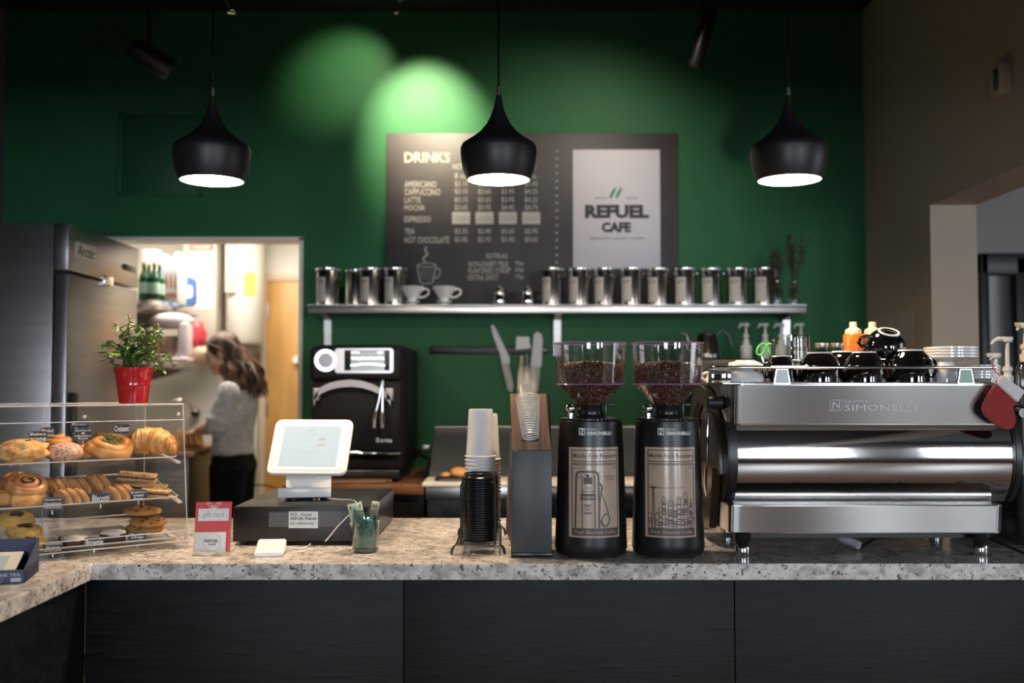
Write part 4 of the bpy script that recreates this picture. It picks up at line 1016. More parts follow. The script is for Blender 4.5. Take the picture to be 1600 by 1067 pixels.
pump((c.x, 3.42, zbo + .001), P(1574, 527, 3.42).z - zbo, .045, 'tall white pump on a syrup bottle just behind the red stocking', 'white syrup pumps behind the stocking', bh=.075, br=.03)
c = P(1597, 560, 3.30)
pump((c.x + .012, 3.30, zbo + .001), P(1597, 505, 3.30).z - zbo, .02, 'cream topped syrup pump at the very end of the bar, over the black appliance', 'white syrup pumps behind the stocking', bh=.145, br=.03, mt=pm('cream pump', (.62, .54, .40), .35))
c = P(1556, 570, 3.50)
t = thing('bottle_stand', 'low black box behind the saucers carrying a short syrup bottle', 'stand', (c.x, 3.72, CT))
m = MB(t); m.bx(c.x - .05, c.x + .06, 3.66, 3.78, CT, CT + .38, .006); m.build('box', BLACKP, t)
c = P(1556, 570, 3.72)
pump((c.x, 3.72, CT + .381), P(1556, 552, 3.72).z - CT - .381, .014, 'short white pump low behind the saucer stack and stocking', 'white syrup pumps behind the stocking', bh=.14, br=.03)
# ---------------------------------------------------------------- cup and lid rack
WIRE = pm('black coated wire', (0.012, 0.012, 0.013), 0.35)
lx = P(748, 850, 3.09).x
t = thing('wire_rack', 'black wire rack holding the coffee lids and white paper cups', 'rack', (lx, 3.2, CT))
m = MB(t)
w2 = .064; y0, y1 = 3.025, 3.43; zr_ = CT + .030
for s in (-1, 1):
    m.tube([(lx + s * w2, y0, zr_), (lx + s * w2, y1, zr_)], .0028, 8)
    m.tube([(lx + s * w2 * .72, y0, zr_), (lx + s * w2 * .72, y1, zr_)], .0022, 8)
for k in range(14):
    y = y0 + (y1 - y0) * k / 13; m.tube([(lx - w2, y, zr_), (lx + w2, y, zr_)], .0020, 6)
m.build('rack_base', WIRE, t)
for s in (-1, 1):
    for y in (y0 + .01, y1 - .01):
        m = MB(t); x = lx + s * w2
        m.tube([(x, y, zr_), (x + s * .008, y - .006, zr_ - .008), (x + s * .012, y - .008, CT + .006), (x + s * .014, y - .006, CT + .003), (x + s * .016, y + .006, CT + .003), (x + s * .013, y + .008, zr_ - .012), (x, y + .01, zr_)], .0026, 8); m.build('foot', WIRE, t)
for k, yy in enumerate((3.035, 3.148, 3.275, 3.405)):
    m = MB(t); zt_ = P(720, 754, 3.04).z if k == 0 else P(775, 742, 3.2).z
    for s in (-1, 1): m.tube([(lx + s * .051, yy, zr_), (lx + s * .051, yy, zt_ - .01), (lx + s * .048, yy, zt_)] + ([(lx + s * .038, yy, zt_)] if k == 0 else []), .0026, 8)
    if k: m.tube([(lx - .048, yy, zt_), (lx + .048, yy, zt_)], .0026, 8)
    m.build('divider_wire', WIRE, t)
LID = pm('black coffee lid plastic', (0.010, 0.010, 0.011), 0.22)
def make_lid():
    m = MB(); m.lathe([(.0445, 0), (.0465, .001), (.0468, .005), (.0445, .0065), (.0425, .008), (.0415, .017), (.040, .0185), (.0375, .0185), (.036, .014), (0, .0135)], 40)
    return m.mesh('paper_cup_lid', LID, angle=50, recalc=False)
lm = make_lid(); n = 27; zl0 = zr_ + .003; ztop = P(748, 738, 3.09).z - .0185
for k in range(n):
    o = bpy.data.objects.new('cup_cover', lm); col.objects.link(o)
    o.location = (lx + rnd.uniform(-.0006, .0006), 3.09, zl0 + (ztop - zl0) * k / (n - 1)); o.rotation_euler = (0, 0, rnd.uniform(0, 6))
    tag(o, 'black plastic coffee lid on the very top of its stack in the rack' if k == n - 1 else 'black plastic coffee lid nested inside the tall stack of lids', 'lid', 'stacked black coffee lids')
# sip hole on the top lid
PCUP = pm('white paper cup', (0.74, 0.74, 0.76), 0.45)
def make_pcup(h=.150):
    m = MB(); m.lathe([(.0450, .005), (.0485, .001), (.0500, .0035), (.0485, .006), (.0452, .0065), (.0375, h - .004), (.0365, h - .004), (.0360, h), (.0340, h), (.0335, h - .008), (0, h - .008)], 40)
    return m.mesh('paper_cup_shell', PCUP, angle=40, recalc=False)
cm = make_pcup()
def cup_stack(px, ptop, Y, pitch, grp, la, lb, lm_=None):
    zt_ = P(px, ptop, Y).z - .150; x = P(px, 700, Y).x; z = zt_; k = 0
    while z > zr_ + .002:
        o = bpy.data.objects.new('paper_cup', cm); col.objects.link(o); o.location = (x, Y, z); o.rotation_euler = (0, 0, k * 1.3)
        tag(o, la if k == 0 else lb, 'paper cup', grp); z -= pitch; k += 1
cup_stack(751, 639, 3.211, .0118, 'white paper cups stacked upside down in the wire rack', 'topmost white paper cup upside down on the tall front stack', 'white paper cup nested upside down under the top one of the tall front stack')
cup_stack(759, 646, 3.340, .0105, 'second stack of paper cups behind the tall one', 'top paper cup of the second stack, half hidden behind the taller stack', 'paper cup nested inside the second stack behind the tall one')

# ---------------------------------------------------------------- cup organizer
OYF = 2.985
ox0, ox1 = tX(800, OYF), tX(862, OYF)
t = thing('cup_organizer', 'dark grey and wood organizer with stepped dividers holding clear cups', 'cup organizer', ((ox0 + ox1) / 2, 3.2, CT))
zb1 = P(830, 704, OYF).z
m = MB(t); m.bx(ox0, ox1, OYF, OYF + .012, CT + .012, zb1, .002); m.build('front_panel', pm('dark slate laminate', (0.040, 0.043, 0.050), .42, bump=(200, .05), var=(10, (.05, .053, .06), .4, .6)), t)
m = MB(t); m.bx(ox0 - .003, ox1 + .003, OYF - .004, OYF + .38, CT + .002, CT + .014, .003); m.build('base', BLACKP, t)
TP = grain('brown walnut veneer', (0.13, 0.075, 0.050), (0.25, 0.16, 0.11), 0.45, (9, 1, 1), 6, .05)
a = P(800, 703, OYF); ty = OYF + .10; zt1 = P(830, 615, ty).z; tx0, tx1 = tX(797, ty), tX(852, ty)
# sloping wooden face with a V notch: two side strips and a sill
def quad_slab(m, p, th=.006):
    vs = [Vector(q) for q in p]; nrm = (vs[1] - vs[0]).cross(vs[2] - vs[0]).normalized() * th
    m.add(vs + [v + nrm for v in vs], [(0, 1, 2, 3), (7, 6, 5, 4), (0, 4, 5, 1), (1, 5, 6, 2), (2, 6, 7, 3), (3, 7, 4, 0)])
def sl(px, py):
    f = (703 - py) / (703 - 615); Y = OYF + .006 + (ty - OYF) * f; return tuple(P(px, py, Y))
m = MB(t)
quad_slab(m, [sl(797, 615), sl(813, 615), sl(816, 690), sl(801, 703)])
quad_slab(m, [sl(838, 615), sl(853, 615), sl(861, 703), sl(842, 690)])
quad_slab(m, [sl(816, 690), sl(842, 690), sl(861, 703), sl(801, 703)])
m.build('wood_face', TP, t)
m = MB(t); m.prism([(ty + .012, zt1 - .002), (OYF + .012, zb1 - .01), (OYF + .012, CT + .014), (OYF + .37, CT + .014), (OYF + .37, zt1 - .06)], ox1 - .006, ox1 - .001, 'yz'); m.build('side_panel', BLACKP, t)
m = MB(t); m.prism([(ty + .012, zt1 - .06), (OYF + .012, zb1 - .06), (OYF + .012, CT + .014), (OYF + .37, CT + .014), (OYF + .37, zt1 - .30)], ox0 + .002, ox0 + .006, 'yz'); m.build('side_panel', TP, t)
for k in range(5):
    Y = OYF + .10 + k * .065; zt_ = P(790, 640 + k * 34, Y).z; m = MB(t); m.bx(tX(799 - k * 2, Y), ox1 - .008, Y, Y + .006, CT + .014, zt_, .001); m.build('divider', TP, t)
# clear cups lying nested in the notch
CLR = pm('clear cup plastic', (.80, .76, .73), .12, alpha=.035, spec=.9)
m = MB(); m.lathe([(.0395, .003), (.031, .100), (.030, .102), (0, .102)], 32); m.mi = 1; m.lathe([(.0395, .003), (.0412, .0005), (.0425, .002), (.0412, .0035), (.0395, .003)], 32); ccm = m.mesh('clear_cup_shell', [CLR, pm('clear cup rim', (.92, .90, .88), .1, alpha=.55, spec=.9)], angle=40, recalc=False)
a = Vector(P(829, 682, OYF - .012)); b = Vector(P(823, 600, OYF + .075)); d = (b - a).normalized()
rot = d.to_track_quat('Z', 'Y').to_euler(); n = 17
L_ = (b - a).length
for k in range(n):
    o = bpy.data.objects.new('plastic_cup', ccm); col.objects.link(o); o.scale = (.82, .82, 1.0)
    p = a + d * (L_ * .70 * k / (n - 1)); o.location = p; o.rotation_euler = rot
    o.scale = (.60 + .26 * k / (n - 1),) * 2 + (1,)
    tag(o, 'clear plastic cup at the upper end of the nested stack in the organizer' if k == n - 1 else 'clear plastic cup nested in the stack leaning in the organizer notch', 'plastic cup', 'clear plastic cups nested in the organizer')

# ---------------------------------------------------------------- cash drawer, tablet stand, tablet
dy0 = 3.21; dz = P(470, 792, dy0).z
dx0, dx1 = tX(366, dy0), tX(583, dy0)
t = thing('cash_drawer', 'wide black metal cash drawer under the tablet stand', 'cash drawer', ((dx0 + dx1) / 2, 3.5, CT))
DM = pm('black metal drawer shell', (.012, .012, .013), .32, bump=(300, .05))
m = MB(t); m.bx(dx0, dx1, dy0 + .004, 3.78, CT + .010, dz, .003); m.build('drawer_case', DM, t)
m = MB(t); m.bx(dx0 + .004, dx1 - .004, dy0, dy0 + .02, CT + .012, dz - .006, .002); fp = m.build('drawer_front', BLACKM, t)
for x in (dx0 + .03, dx1 - .03):
    for y in (dy0 + .03, 3.75): m = MB(t); m.cyl((x, y, CT), (x, y, CT + .012), .012, .012, 12); m.build('foot', BLACKP, t)
def card(name, x0_, y0_, x1_, y1_, Y, mat, lab=None, parent=None, th=.0008):
    m = MB(t); a = P(x0_, y1_, Y); b = P(x1_, y0_, Y); m.bx(a.x, b.x, Y - th, Y, a.z, b.z); o = m.build(name, mat, parent or t)
    if lab: o['label'] = lab
    return o
TAPE = pm('clear tape', (.30, .30, .31), .25, alpha=.28)
tp = card('tape', 420, 800, 532, 823, dy0 - .0002, TAPE)
nt_ = card('wifi_note', 451, 799, 497, 825, dy0 - .0010, PAPER, 'handwritten white wifi note')
m = MB(t); ny = dy0 - .0024
def NT(s, a, b, c, d, bold=.0): p = P(a, d, ny); q = P(c, b, ny); m.text(s, p.x, q.x, p.z, q.z, ny, bold, .1)
NT('Wifi - Refuel', 453, 801, 487, 806.5); NT('REFUEL friends', 454, 807.5, 494, 812.5, .02); NT('pw: refueltoday', 453, 815, 491, 821)
m.build('handwriting', INK, nt_, recalc=False)
# stand
sc_ = P(480, 785, 3.44)
t = thing('tablet_stand', 'white point of sale stand swivelling on the cash drawer', 'tablet stand', (sc_.x, 3.44, dz), .12)
m = MB(); m.lathe([(0, 0), (.070, 0), (.072, .003), (.070, .007), (0, .009)], 40); m.build('swivel_plate', CHROME, t)
tw = .155
m = MB(); m.prism([(-.055, .010), (-.055, .040), (-.047, .040), (-.047, .018), (.03, .018), (.05, .030), (.060, .060), (.012, .17), (.020, .176), (.075, .066), (.062, .020), (.038, .010)], -.075, .075, 'yz', .002)
m.build('stand_body', WHITEP, t)
m = MB(); m.box((-.005, -.0515, .026), (.172, .012, .032), .003); m.build('card_slot', WHITEP, t)
# tablet: built upright in xz, then tilted
t2 = thing('tablet', 'white framed tablet showing a checkout screen on the swivel stand', 'tablet', (0, 0, 0))
tb = Vector((P(478, 740, 3.33).x, 3.33, P(478, 742, 3.33).z))
TW, TH = .262, .206
t2.location = tb; t2.rotation_euler = (R(-33), 0, R(-4)); t2.rotation_mode = 'XYZ'
m = MB(); m.prism(rr2(-TW / 2, TW / 2, 0, TH, .022), -.007, .009, 'xz', .003); m.build('frame', WHITEP, t2, angle=30)
m = MB(); m.prism(rr2(-TW / 2 + .012, TW / 2 - .012, .012, TH - .012, .014), -.0082, -.0068, 'xz', .0004); m.build('glass_front', pm('white tablet glass', (.84, .84, .86), .08, coat=.5), t2)
sx, sz0, sz1 = .0955, .028, TH - .028
m = MB(); m.prism([(-sx, sz0), (sx, sz0), (sx, sz1), (-sx, sz1)], -.0090, -.0080, 'xz'); scr = m.build('screen', pm('lit pale screen', (.12, .14, .15), .15, emit=((.72, .86, .90), .40)), t2)
m = MB(); TYs = -.0094
m.text('$29.97', -.012, .010, sz1 - .020, sz1 - .014, TYs, .02); m.text('total due', -.012, .008, sz1 - .028, sz1 - .025, TYs)
m.text('choose how you would like to pay today', -.052, .052, sz1 - .036, sz1 - .033, TYs)
for k in range(3): m.ribbon([(-.045, sz1 - .058 - k * .021), (.04, sz1 - .058 - k * .021)], .0006, TYs)
m.text('tip jar', -.044, -.030, sz1 - .049, sz1 - .046, TYs); m.text('receipt', -.044, -.030, sz1 - .070, sz1 - .067, TYs); m.text('no thanks', -.052, -.02, sz1 - .096, sz1 - .093, TYs)
m.mi = 1; m.flat([(.024, sz1 - .056), (.048, sz1 - .056), (.048, sz1 - .044), (.024, sz1 - .044)], TYs); m.flat([(.024, sz1 - .078), (.048, sz1 - .078), (.048, sz1 - .066), (.024, sz1 - .066)], TYs)
m.build('screen_writing', [pm('screen grey text', (.25, .28, .30), .5), pm('screen grey button', (.33, .35, .40), .5)], scr, recalc=False)
m = MB(); m.M = Matrix.Translation((.118 - .004, -.0083, TH / 2)) @ Matrix.Rotation(PI / 2, 4, 'X'); m.lathe([(.0035, 0), (.0045, .0002), (.0035, .0004)], 20); m.build('home_button', pm('button ring', (.6, .6, .62), .3), t2)
# cable
t = thing('charging_cable', 'thin white charging cable draped over the front of the cash drawer', 'cable', tuple(P(520, 778, 3.4)))
m = MB(t)
pts = [P(512, 780, 3.40), P(530, 775, 3.38) + Vector((0, 0, .004)), P(552, 776, 3.34), P(558, 784, 3.25), P(560, 792, 3.205), P(551, 800, 3.196), P(530, 820, 3.195), P(515, 838, 3.196), P(508, 846, 3.19)]
def spline(p, n=6):
    out = []
    for i in range(len(p) - 1):
        a = p[max(i - 1, 0)]; b = p[i]; c = p[i + 1]; d = p[min(i + 2, len(p) - 1)]
        for k in range(n):
            s = k / n; out.append(0.5 * ((2 * b) + (c - a) * s + (2 * a - 5 * b + 4 * c - d) * s * s + (3 * b - a - 3 * c + d) * s ** 3))
    out.append(p[-1]); return out
pts[0].z = dz + .006; pts[1].z = dz + .004; pts[2].z = dz + .006; pts[3].z = dz + .004
m.tube(spline(pts), .0020, 8); m.build('white_lead', WHITEP, t)
# card reader
c = P(417, 866, 3.0)
t = thing('card_reader', 'small white square card reader lying on the counter', 'card reader', (c.x, 3.045, CT), .12)
m = MB(); hw = .041; hd = .055
m.prism([(-hd, .001), (hd, .001), (hd, .034), (hd - .01, .038), (-hd + .012, .014), (-hd, .010)], -hw, hw, 'yz', bev=.0035); m.build('reader_body', pm('white reader shell', (.86, .85, .84), .3), t, angle=35)
m = MB(); m.tube(spline([Vector(v) for v in ((.036, .055, .012), (.06, .07, .006), (.085, .075, .004), (.10, .10, .006), (.105, .145, .006))]), .0018, 8); m.build('lead', WHITEP, t)
# gift card holder
gy = 3.02; gc = P(331, 860, gy)
t = thing('gift_card_holder', 'acrylic stand with a red gift card poster between pastry case and drawer', 'gift card stand', (gc.x, gy, CT), 0)
t.rotation_euler = (0, 0, R(6))
W2 = .054; Hh = .154; ln = R(12)
tm = Matrix.Rotation(-ln, 4, 'X')
m = MB(); m.M = Matrix.Translation((0, 0, .004)) @ tm; m.bx(-W2, W2, -.0015, .0015, 0, Hh, .0008); m.M = Matrix.Identity(4); m.bx(-W2, W2, -.002, .075, 0.0005, .003, .0008); m.bx(-W2, W2, -.016, -.014, .0005, .024, .0008); m.bx(-W2, W2, -.016, 0, .0005, .003, .0008)
m.build('acrylic_stand', ACRYL, t)
RED = pm('red card print', (.62, .035, .030), .4)
m = MB(); m.M = Matrix.Translation((0, -.0025, .006)) @ tm; m.bx(-W2 + .002, W2 - .002, -.0006, 0, .004, Hh - .004)
m.mi = 1; m.flat([(-W2 + .010, .094), (W2 - .010, .094), (W2 - .010, .130), (-W2 + .010, .130)], -.0010)
m.mi = 2; m.text('gift card', -.030, .030, .101, .120, -.0016, -.005)
m.text('give the gift of', -.034, -.012, .122, .125, -.0016)
m.mi = 1
for s in (-1, 1):
    m.ribbon([(.000, .131), (s * .010, .137), (s * .020, .144), (s * .017, .148), (s * .007, .144), (0, .134)], .0016, -.0013); m.ribbon([(0, .131), (s * .014, .131)], .0014, -.0013)
m.build('gift_poster', [RED, PAPER, GREYINK], t, recalc=False)
m = MB(); m.M = Matrix.Translation((0, -.0085, .006)) @ Matrix.Rotation(-R(9), 4, 'X'); m.bx(-.050, .040, -.001, .001, .004, .062, .0004)
m.mi = 1; m.text('REFUEL', -.020, .020, .033, .041, -.0018, .03); m.text('CAFE', -.010, .012, .024, .030, -.0018, .03)
m.mi = 2; m.ribbon([(.001 + .025 * cos(k * PI / 16), .033 + .025 * sin(k * PI / 16)) for k in range(32)], .0010, -.0018, True); m.text('GOOD THINGS TO GO', -.034, .036, .0055, .0085, -.0018)
gc_ = m.build('gift_card', [PAPER, INK, GREYINK], t, recalc=False); gc_['label'] = 'white gift card with a round cafe logo'
# tip jar
jy = 3.09; c = P(571, 860, jy)
t = thing('tip_jar', 'ribbed blue green glass jar standing before the cash drawer, stuffed with money', 'jar', (c.x, jy, CT))
JG = thin('blue green jar glass', (.55, .74, .76), .10, .03, .8)
m = MB(); pr = [(0, .004), (.034, .002), (.0385, .006), (.0400, .014), (.0400, .100), (.0395, .108), (.0385, .112), (.0400, .114), (.0385, .118), (.0400, .121), (.0385, .124), (.0395, .128), (.0370, .128), (.0365, .110), (.037, .02), (.030, .010), (0, .010)]
m.lathe(pr, 40); m.build('jar_glass', JG, t, recalc=False)
m = MB(); m.lathe([(0, .0005), (.036, .0005), (.0385, .004), (.0385, .010), (0, .010)], 40); m.build('jar_bottom', thin('thick jar bottom', (.22, .42, .46), .18, .05, .8), t)
BILL = pm('green banknote paper', (.30, .42, .32), .7, var=(90, (.55, .62, .48), .35, .65)); BILL2 = pm('tan banknote paper', (.50, .44, .30), .7, var=(90, (.30, .28, .20), .35, .65))
def bill(lab, w, h, loc, rot, curl, mat_):
    tb_ = thing('banknote', lab, 'banknote', loc, 0, 'banknotes stuffed into the tip jar'); tb_.rotation_euler = rot
    m = MB(); n = 14
    m.warp = lambda v: Vector((curl * sin(v.x / curl), curl * (1 - cos(v.x / curl)) + .004 * sin(v.z * 60), v.z)); m.grid(-w / 2, w / 2, 0, h, n, 10)
    m.warp = lambda v: Vector(((curl - .001) * sin(v.x / curl), curl * (1 - cos(v.x / curl)) + .004 * sin(v.z * 60) - .0006, v.z))
    m.mi = 1; e = .004
    m.ribbon([(-w / 2 + e, e), (w / 2 - e, e), (w / 2 - e, h - e), (-w / 2 + e, h - e)], .0012, 0, True)
    m.flat([(.009 * cos(a), h * .5 + .013 * sin(a)) for a in [k * PI / 8 for k in range(16)]]); m.text('1', -w / 2 + .006, -w / 2 + .011, h - .018, h - .007, 0, .02); m.text('1', w / 2 - .011, w / 2 - .006, h - .018, h - .007, 0, .02)
    o = m.build('note_sheet', [mat_, pm('banknote green ink', (.06, .15, .10), .6)], tb_, recalc=False)
    sd = o.modifiers.new('thickness', 'SOLIDIFY'); sd.thickness = .0004
x, y = c.x, jy
bill('folded green banknote sticking up highest out of the jar mouth', .048, .130, (x - .006, y - .005, CT + .018), (R(3), R(-12), .2), .03, BILL)
bill('tan banknote poking up behind the green ones in the jar', .026, .125, (x + .010, y + .008, CT + .024), (R(-4), R(8), -.1), .03, BILL2)
bill('crumpled green banknote pressed flat against the front of the jar glass', .050, .085, (x + .010, y - .024, CT + .014), (R(-4), R(10), .3), .036, BILL)
bill('green banknote folded low inside the jar, half hidden', .046, .080, (x - .012, y - .010, CT + .014), (0, R(-20), -.5), .028, BILL)

# ---------------------------------------------------------------- sandwich prep station behind
sy = 4.30
t = thing('prep_station', 'stainless sandwich prep station with open dark lid behind the paper cups', 'prep station', (tX(830, sy), 4.8, 0))
x0, x1 = tX(664, sy), .60
z742, z755, z780 = P(700, 742, sy).z, P(700, 756, sy).z, P(700, 781, sy).z
m = MB(t); m.bx(x0, x1, sy - .12, sy + .16, z755, z755 + .016, .004); m.build('white_cutting_board', pm('white board', (.72, .68, .62), .5), t)
m = MB(t); m.bx(x0 + .005, x1, sy, 5.30, z780, z755, .003); m.build('steel_front', STEEL, t)
m = MB(t); m.bx(x0 + .01, x1, sy + .03, 5.40, 0, z780); m.build('cabinet', DARKG, t)
ly0, ly1 = 4.62, 4.95
za = P(760, 735, ly0).z; zb2 = P(760, 668, ly1).z; xa, xb = tX(680, ly1), tX(1000, ly1)
m = MB(t); m.prism([(ly0, z755), (ly0, za), (ly1, zb2), (ly1 + .3, zb2), (ly1 + .3, z755)], xa, xb, 'yz', .004); m.build('lid', pm('dark grey lid', (.045, .048, .052), .4), t)
m = MB(t); m.tube([(xa, ly1 - .003, zb2 + .002), (xb, ly1 - .003, zb2 + .002)], .006, 8); m.build('lid_edge', STEEL, t)
# plate with rolls
c = P(712, 742, 4.32)
PB = z755 + .016
t = thing('black_tray', 'small black tray with bread on the prep station', 'tray', (c.x, 4.30, PB))
m = MB(); m.prism(rr2(-.085, .085, -.05, .05, .02), .001, .010, 'xy', .002); m.build('tray_base', BLACKP, t)
CRUST = pm('baked golden crust', (.52, .20, .045), .45, var=(22, (.75, .42, .14), .35, .7), bump=(70, .25), coat=.2)
for px, w, h, lab in ((717, 27, 17, 'golden bread roll on the black tray of the prep station'), (696, 16, 9, 'flat piece of toasted bread beside the roll on the prep station')):
    cc = P(px, 740, 4.30); m = MB(); s = 4.3 / FPX
    m.ell((0, 0, h * s * .45), (w * s / 2, .028, h * s * .52), 24, 14, fn=lambda w_, v: w_ * (1 + .08 * noise.noise(w_ * 40)))
    o = m.build('bread_roll', CRUST, None, angle=80); o.location = (cc.x, 4.30, PB + .0105); tag(o, lab, 'bread', 'bread pieces on the prep station tray')
# cords beside the oven
t = thing('power_cord', 'black power cord with plug lying behind the oven on the wood top', 'cord', tuple(P(650, 715, 4.9)))
m = MB(t); m.tube(spline([P(648, 716, 5.1), P(656, 704, 5.0), P(660, 712, 4.9), P(672, 720, 4.85), Vector((tX(662, 4.8), 4.8, BT + .01))]), .008, 8); m.build('lead', BLACKP, t)
m = MB(t); q = P(662, 701, 5.3); m.box((q.x, 5.40, q.z), (.05, .03, .03), .006); m.build('plug', STEEL, t)

# ---------------------------------------------------------------- rear work table with kettle, pumps
t = thing('work_table', 'dark work table standing along the wall behind the espresso machine', 'table', (1.2, 5.0, 0))
m = MB(t); m.bx(.62, 1.88, 4.55, 5.48, .86, .90, .004); m.build('table_top', STEEL, t)
for x in (.66, 1.84):
    for y in (4.6, 5.43): m = MB(t); m.bx(x - .02, x + .02, y - .02, y + .02, 0, .86); m.build('leg', STEEL, t)
t = thing('storage_cabinet', 'black cabinet on the work table with kettle and syrup bottles on top', 'cabinet', (1.2, 5.2, .90))
zk = P(1110, 561, 5.1).z
m = MB(t); m.bx(.90, 1.70, 4.98, 5.40, .90, zk - .001, .006); m.build('cabinet_body', BLACKP, t)
m = MB(t); m.bx(.92, 1.29, 4.965, 4.98, .93, zk - .02, .003); m.build('door', DARKG, t)
m = MB(t); m.bx(1.31, 1.68, 4.965, 4.98, .93, zk - .02, .003); m.build('door', DARKG, t)
c = P(1105, 560, 5.08)
t = thing('gooseneck_kettle', 'dark steel gooseneck kettle standing on the cabinet behind the grinders', 'kettle', (c.x, 5.08, zk))
KT = pm('dark steel kettle', (.20, .19, .18), .22, 1.0)
m = MB(); m.lathe([(0, 0), (.070, 0), (.072, .004), (.066, .03), (.050, .10), (.044, .118), (0, .120)], 32); m.build('kettle_body', KT, t)
m = MB(); m.lathe([(.046, .118), (.046, .124), (.02, .132), (.008, .134), (.008, .142), (.012, .146), (0, .15)], 24); m.build('lid', BLACKP, t)
m = MB(); m.tube(spline([Vector(v) for v in ((-.062, 0, .035), (-.10, 0, .05), (-.095, 0, .09), (-.105, 0, .125), (-.125, 0, .128))]), [.009] * 10 + [.006] * 15, 10); m.build('spout', KT, t)
m = MB(); m.tube(spline([Vector(v) for v in ((.044, 0, .112), (.07, 0, .14), (.10, 0, .125), (.125, 0, .06))]), .009, 10, flat=.6); m.build('handle', BLACKP, t)
PG = pm('pale pump plastic', (.55, .56, .52), .35)
for px, lab in ((1166, 'pale pump of the syrup bottle nearest the kettle, against the green wall'), (1196, 'pale syrup pump between kettle and shelf bracket, directly over the green scissors'),
                (1221, 'pale syrup pump right beside the steel shelf bracket'), (1252, 'pale syrup pump seen behind the clear pint glass')):
    c = P(px, 560, 5.22)
    pump((c.x, 5.22, zk), P(px, 505, 5.22).z - zk, .030, lab, 'syrup pumps standing before the green wall', bh=.085, br=.03, mt=PG, bcol=PG)

# ---------------------------------------------------------------- right wall papers and switch
for ya, yb_, z1_, z2_, lab in ((4.87, 5.08, 486, 540, 'pale paper notice taped to the beige wall nearer the opening'), (5.14, 5.40, 490, 540, 'second pale paper notice taped near the green wall corner')):
    zA = P(1400, z2_, 5.0).z; zB = P(1400, z1_, 5.0).z
    t = thing('paper_notice', lab, 'notice', (XR - .001, (ya + yb_) / 2, zA), 0, 'paper notices on the beige side wall')
    m = MB(t); m.bx(XR - .002, XR - .0005, ya, yb_, zA, zB); m.build('sheet', pm('dull paper', (.40, .35, .30), .8), t)
    m = MB(t); m.M = Matrix.Identity(4)
    q = .02
    for k in range(4):
        m.bx(XR - .0028, XR - .0021, ya + q, yb_ - q, zB - .03 - k * .035, zB - .035 - k * .035)
    m.bx(XR - .0028, XR - .0021, ya + q, ya + q + .004, zA + .01, zB - .02); m.bx(XR - .0028, XR - .0021, yb_ - q - .004, yb_ - q, zA + .01, zB - .02)
    m.build('print', GREYINK, t)
Yt = XR / (785 / FPX) 
zA, zB = P(1585, 149, Yt).z, P(1585, 100, Yt).z
t = thing('wall_thermostat', 'small beige box high on the side wall above the opening', 'wall box', (XR, Yt, zA))
m = MB(t); m.bx(XR - .05, XR - .001, Yt - .03, Yt + .06, zA, zB, .006); m.build('box', BEIGE, t)
m = MB(t); m.bx(XR - .055, XR - .045, Yt - .02, Yt + .01, zA + .02, zB - .02, .002); m.build('cover', DARKG, t)
# ---------------------------------------------------------------- steel fridge
FX = -1.982; FB = FX - .065; FY0, FY1 = 4.55, 5.41; FT = 2.12
t = thing('steel_fridge', 'tall stainless steel upright fridge beside the kitchen doorway', 'fridge', (-2.35, 5.0, 0))
SIDEM = pm('brushed fridge steel', (0.40, 0.38, 0.40), 0.30, 1.0, bump=(50, .05), stretch=(1, 1, 30), var=(1.5, (.34, .32, .34), .3, .7))
m = MB(t); m.bx(XL + .01, FB, FY0, FY1, .12, FT, .003); m.build('cabinet_body', SIDEM, t)
zd = P(103, 424, FY0).z
m = MB(t); m.bx(FB + .003, FX, FY0 + .002, FY1, zd + .006, FT, .003); hd_ = m.build('header_panel', SIDEM, t)
m = MB(t); m.bx(FB + .006, FX, FY0 + .004, FY1 - .004, .22, zd - .006, .008); dr = m.build('door', SIDEM, t)
m = MB(t); m.bx(FX, FX + .035, FY0 + .02, FY0 + .06, P(110, 628, FY0).z - .45, P(110, 613, FY0).z, .006); m.build('door_handle', BLACKP, dr)
def fz(py, Y): return P(0, py, Y).z
def fY(px): return abs(FX) / (800 - px) * FPX
ya, yb_ = fY(115), fY(146)
m = MB(t); m.bx(FX, FX + .002, ya, yb_, 1.98, 2.05)
m.mi = 1; m.M = Matrix.Translation((FX + .003, 0, 0)) @ Matrix.Rotation(PI / 2, 4, 'Z')
m.text('Arctic', ya + .01, yb_ - .01, 1.99, 2.04, 0, .01, .3); m.build('badge', [pm('silver badge', (.45, .45, .50), .4, .5), INK], hd_, recalc=False)
m = MB(t); m.bx(FX, FX + .004, fY(190), fY(209), 1.985, 2.015, .001); m.build('thermometer_display', BLACKP, hd_)
m = MB(t); m.bx(FX - .002, FX + .012, fY(158), fY(172), zd - .02, zd + .025, .003); m.build('hinge', CHROME, hd_)
for x in (XL + .10, FB - .08):
    for y in (FY0 + .08, FY1 - .08):
        m = MB(t); m.cyl((x, y, 0), (x, y, .12), .03, .03, 14); m.build('foot', BLACKP, t)

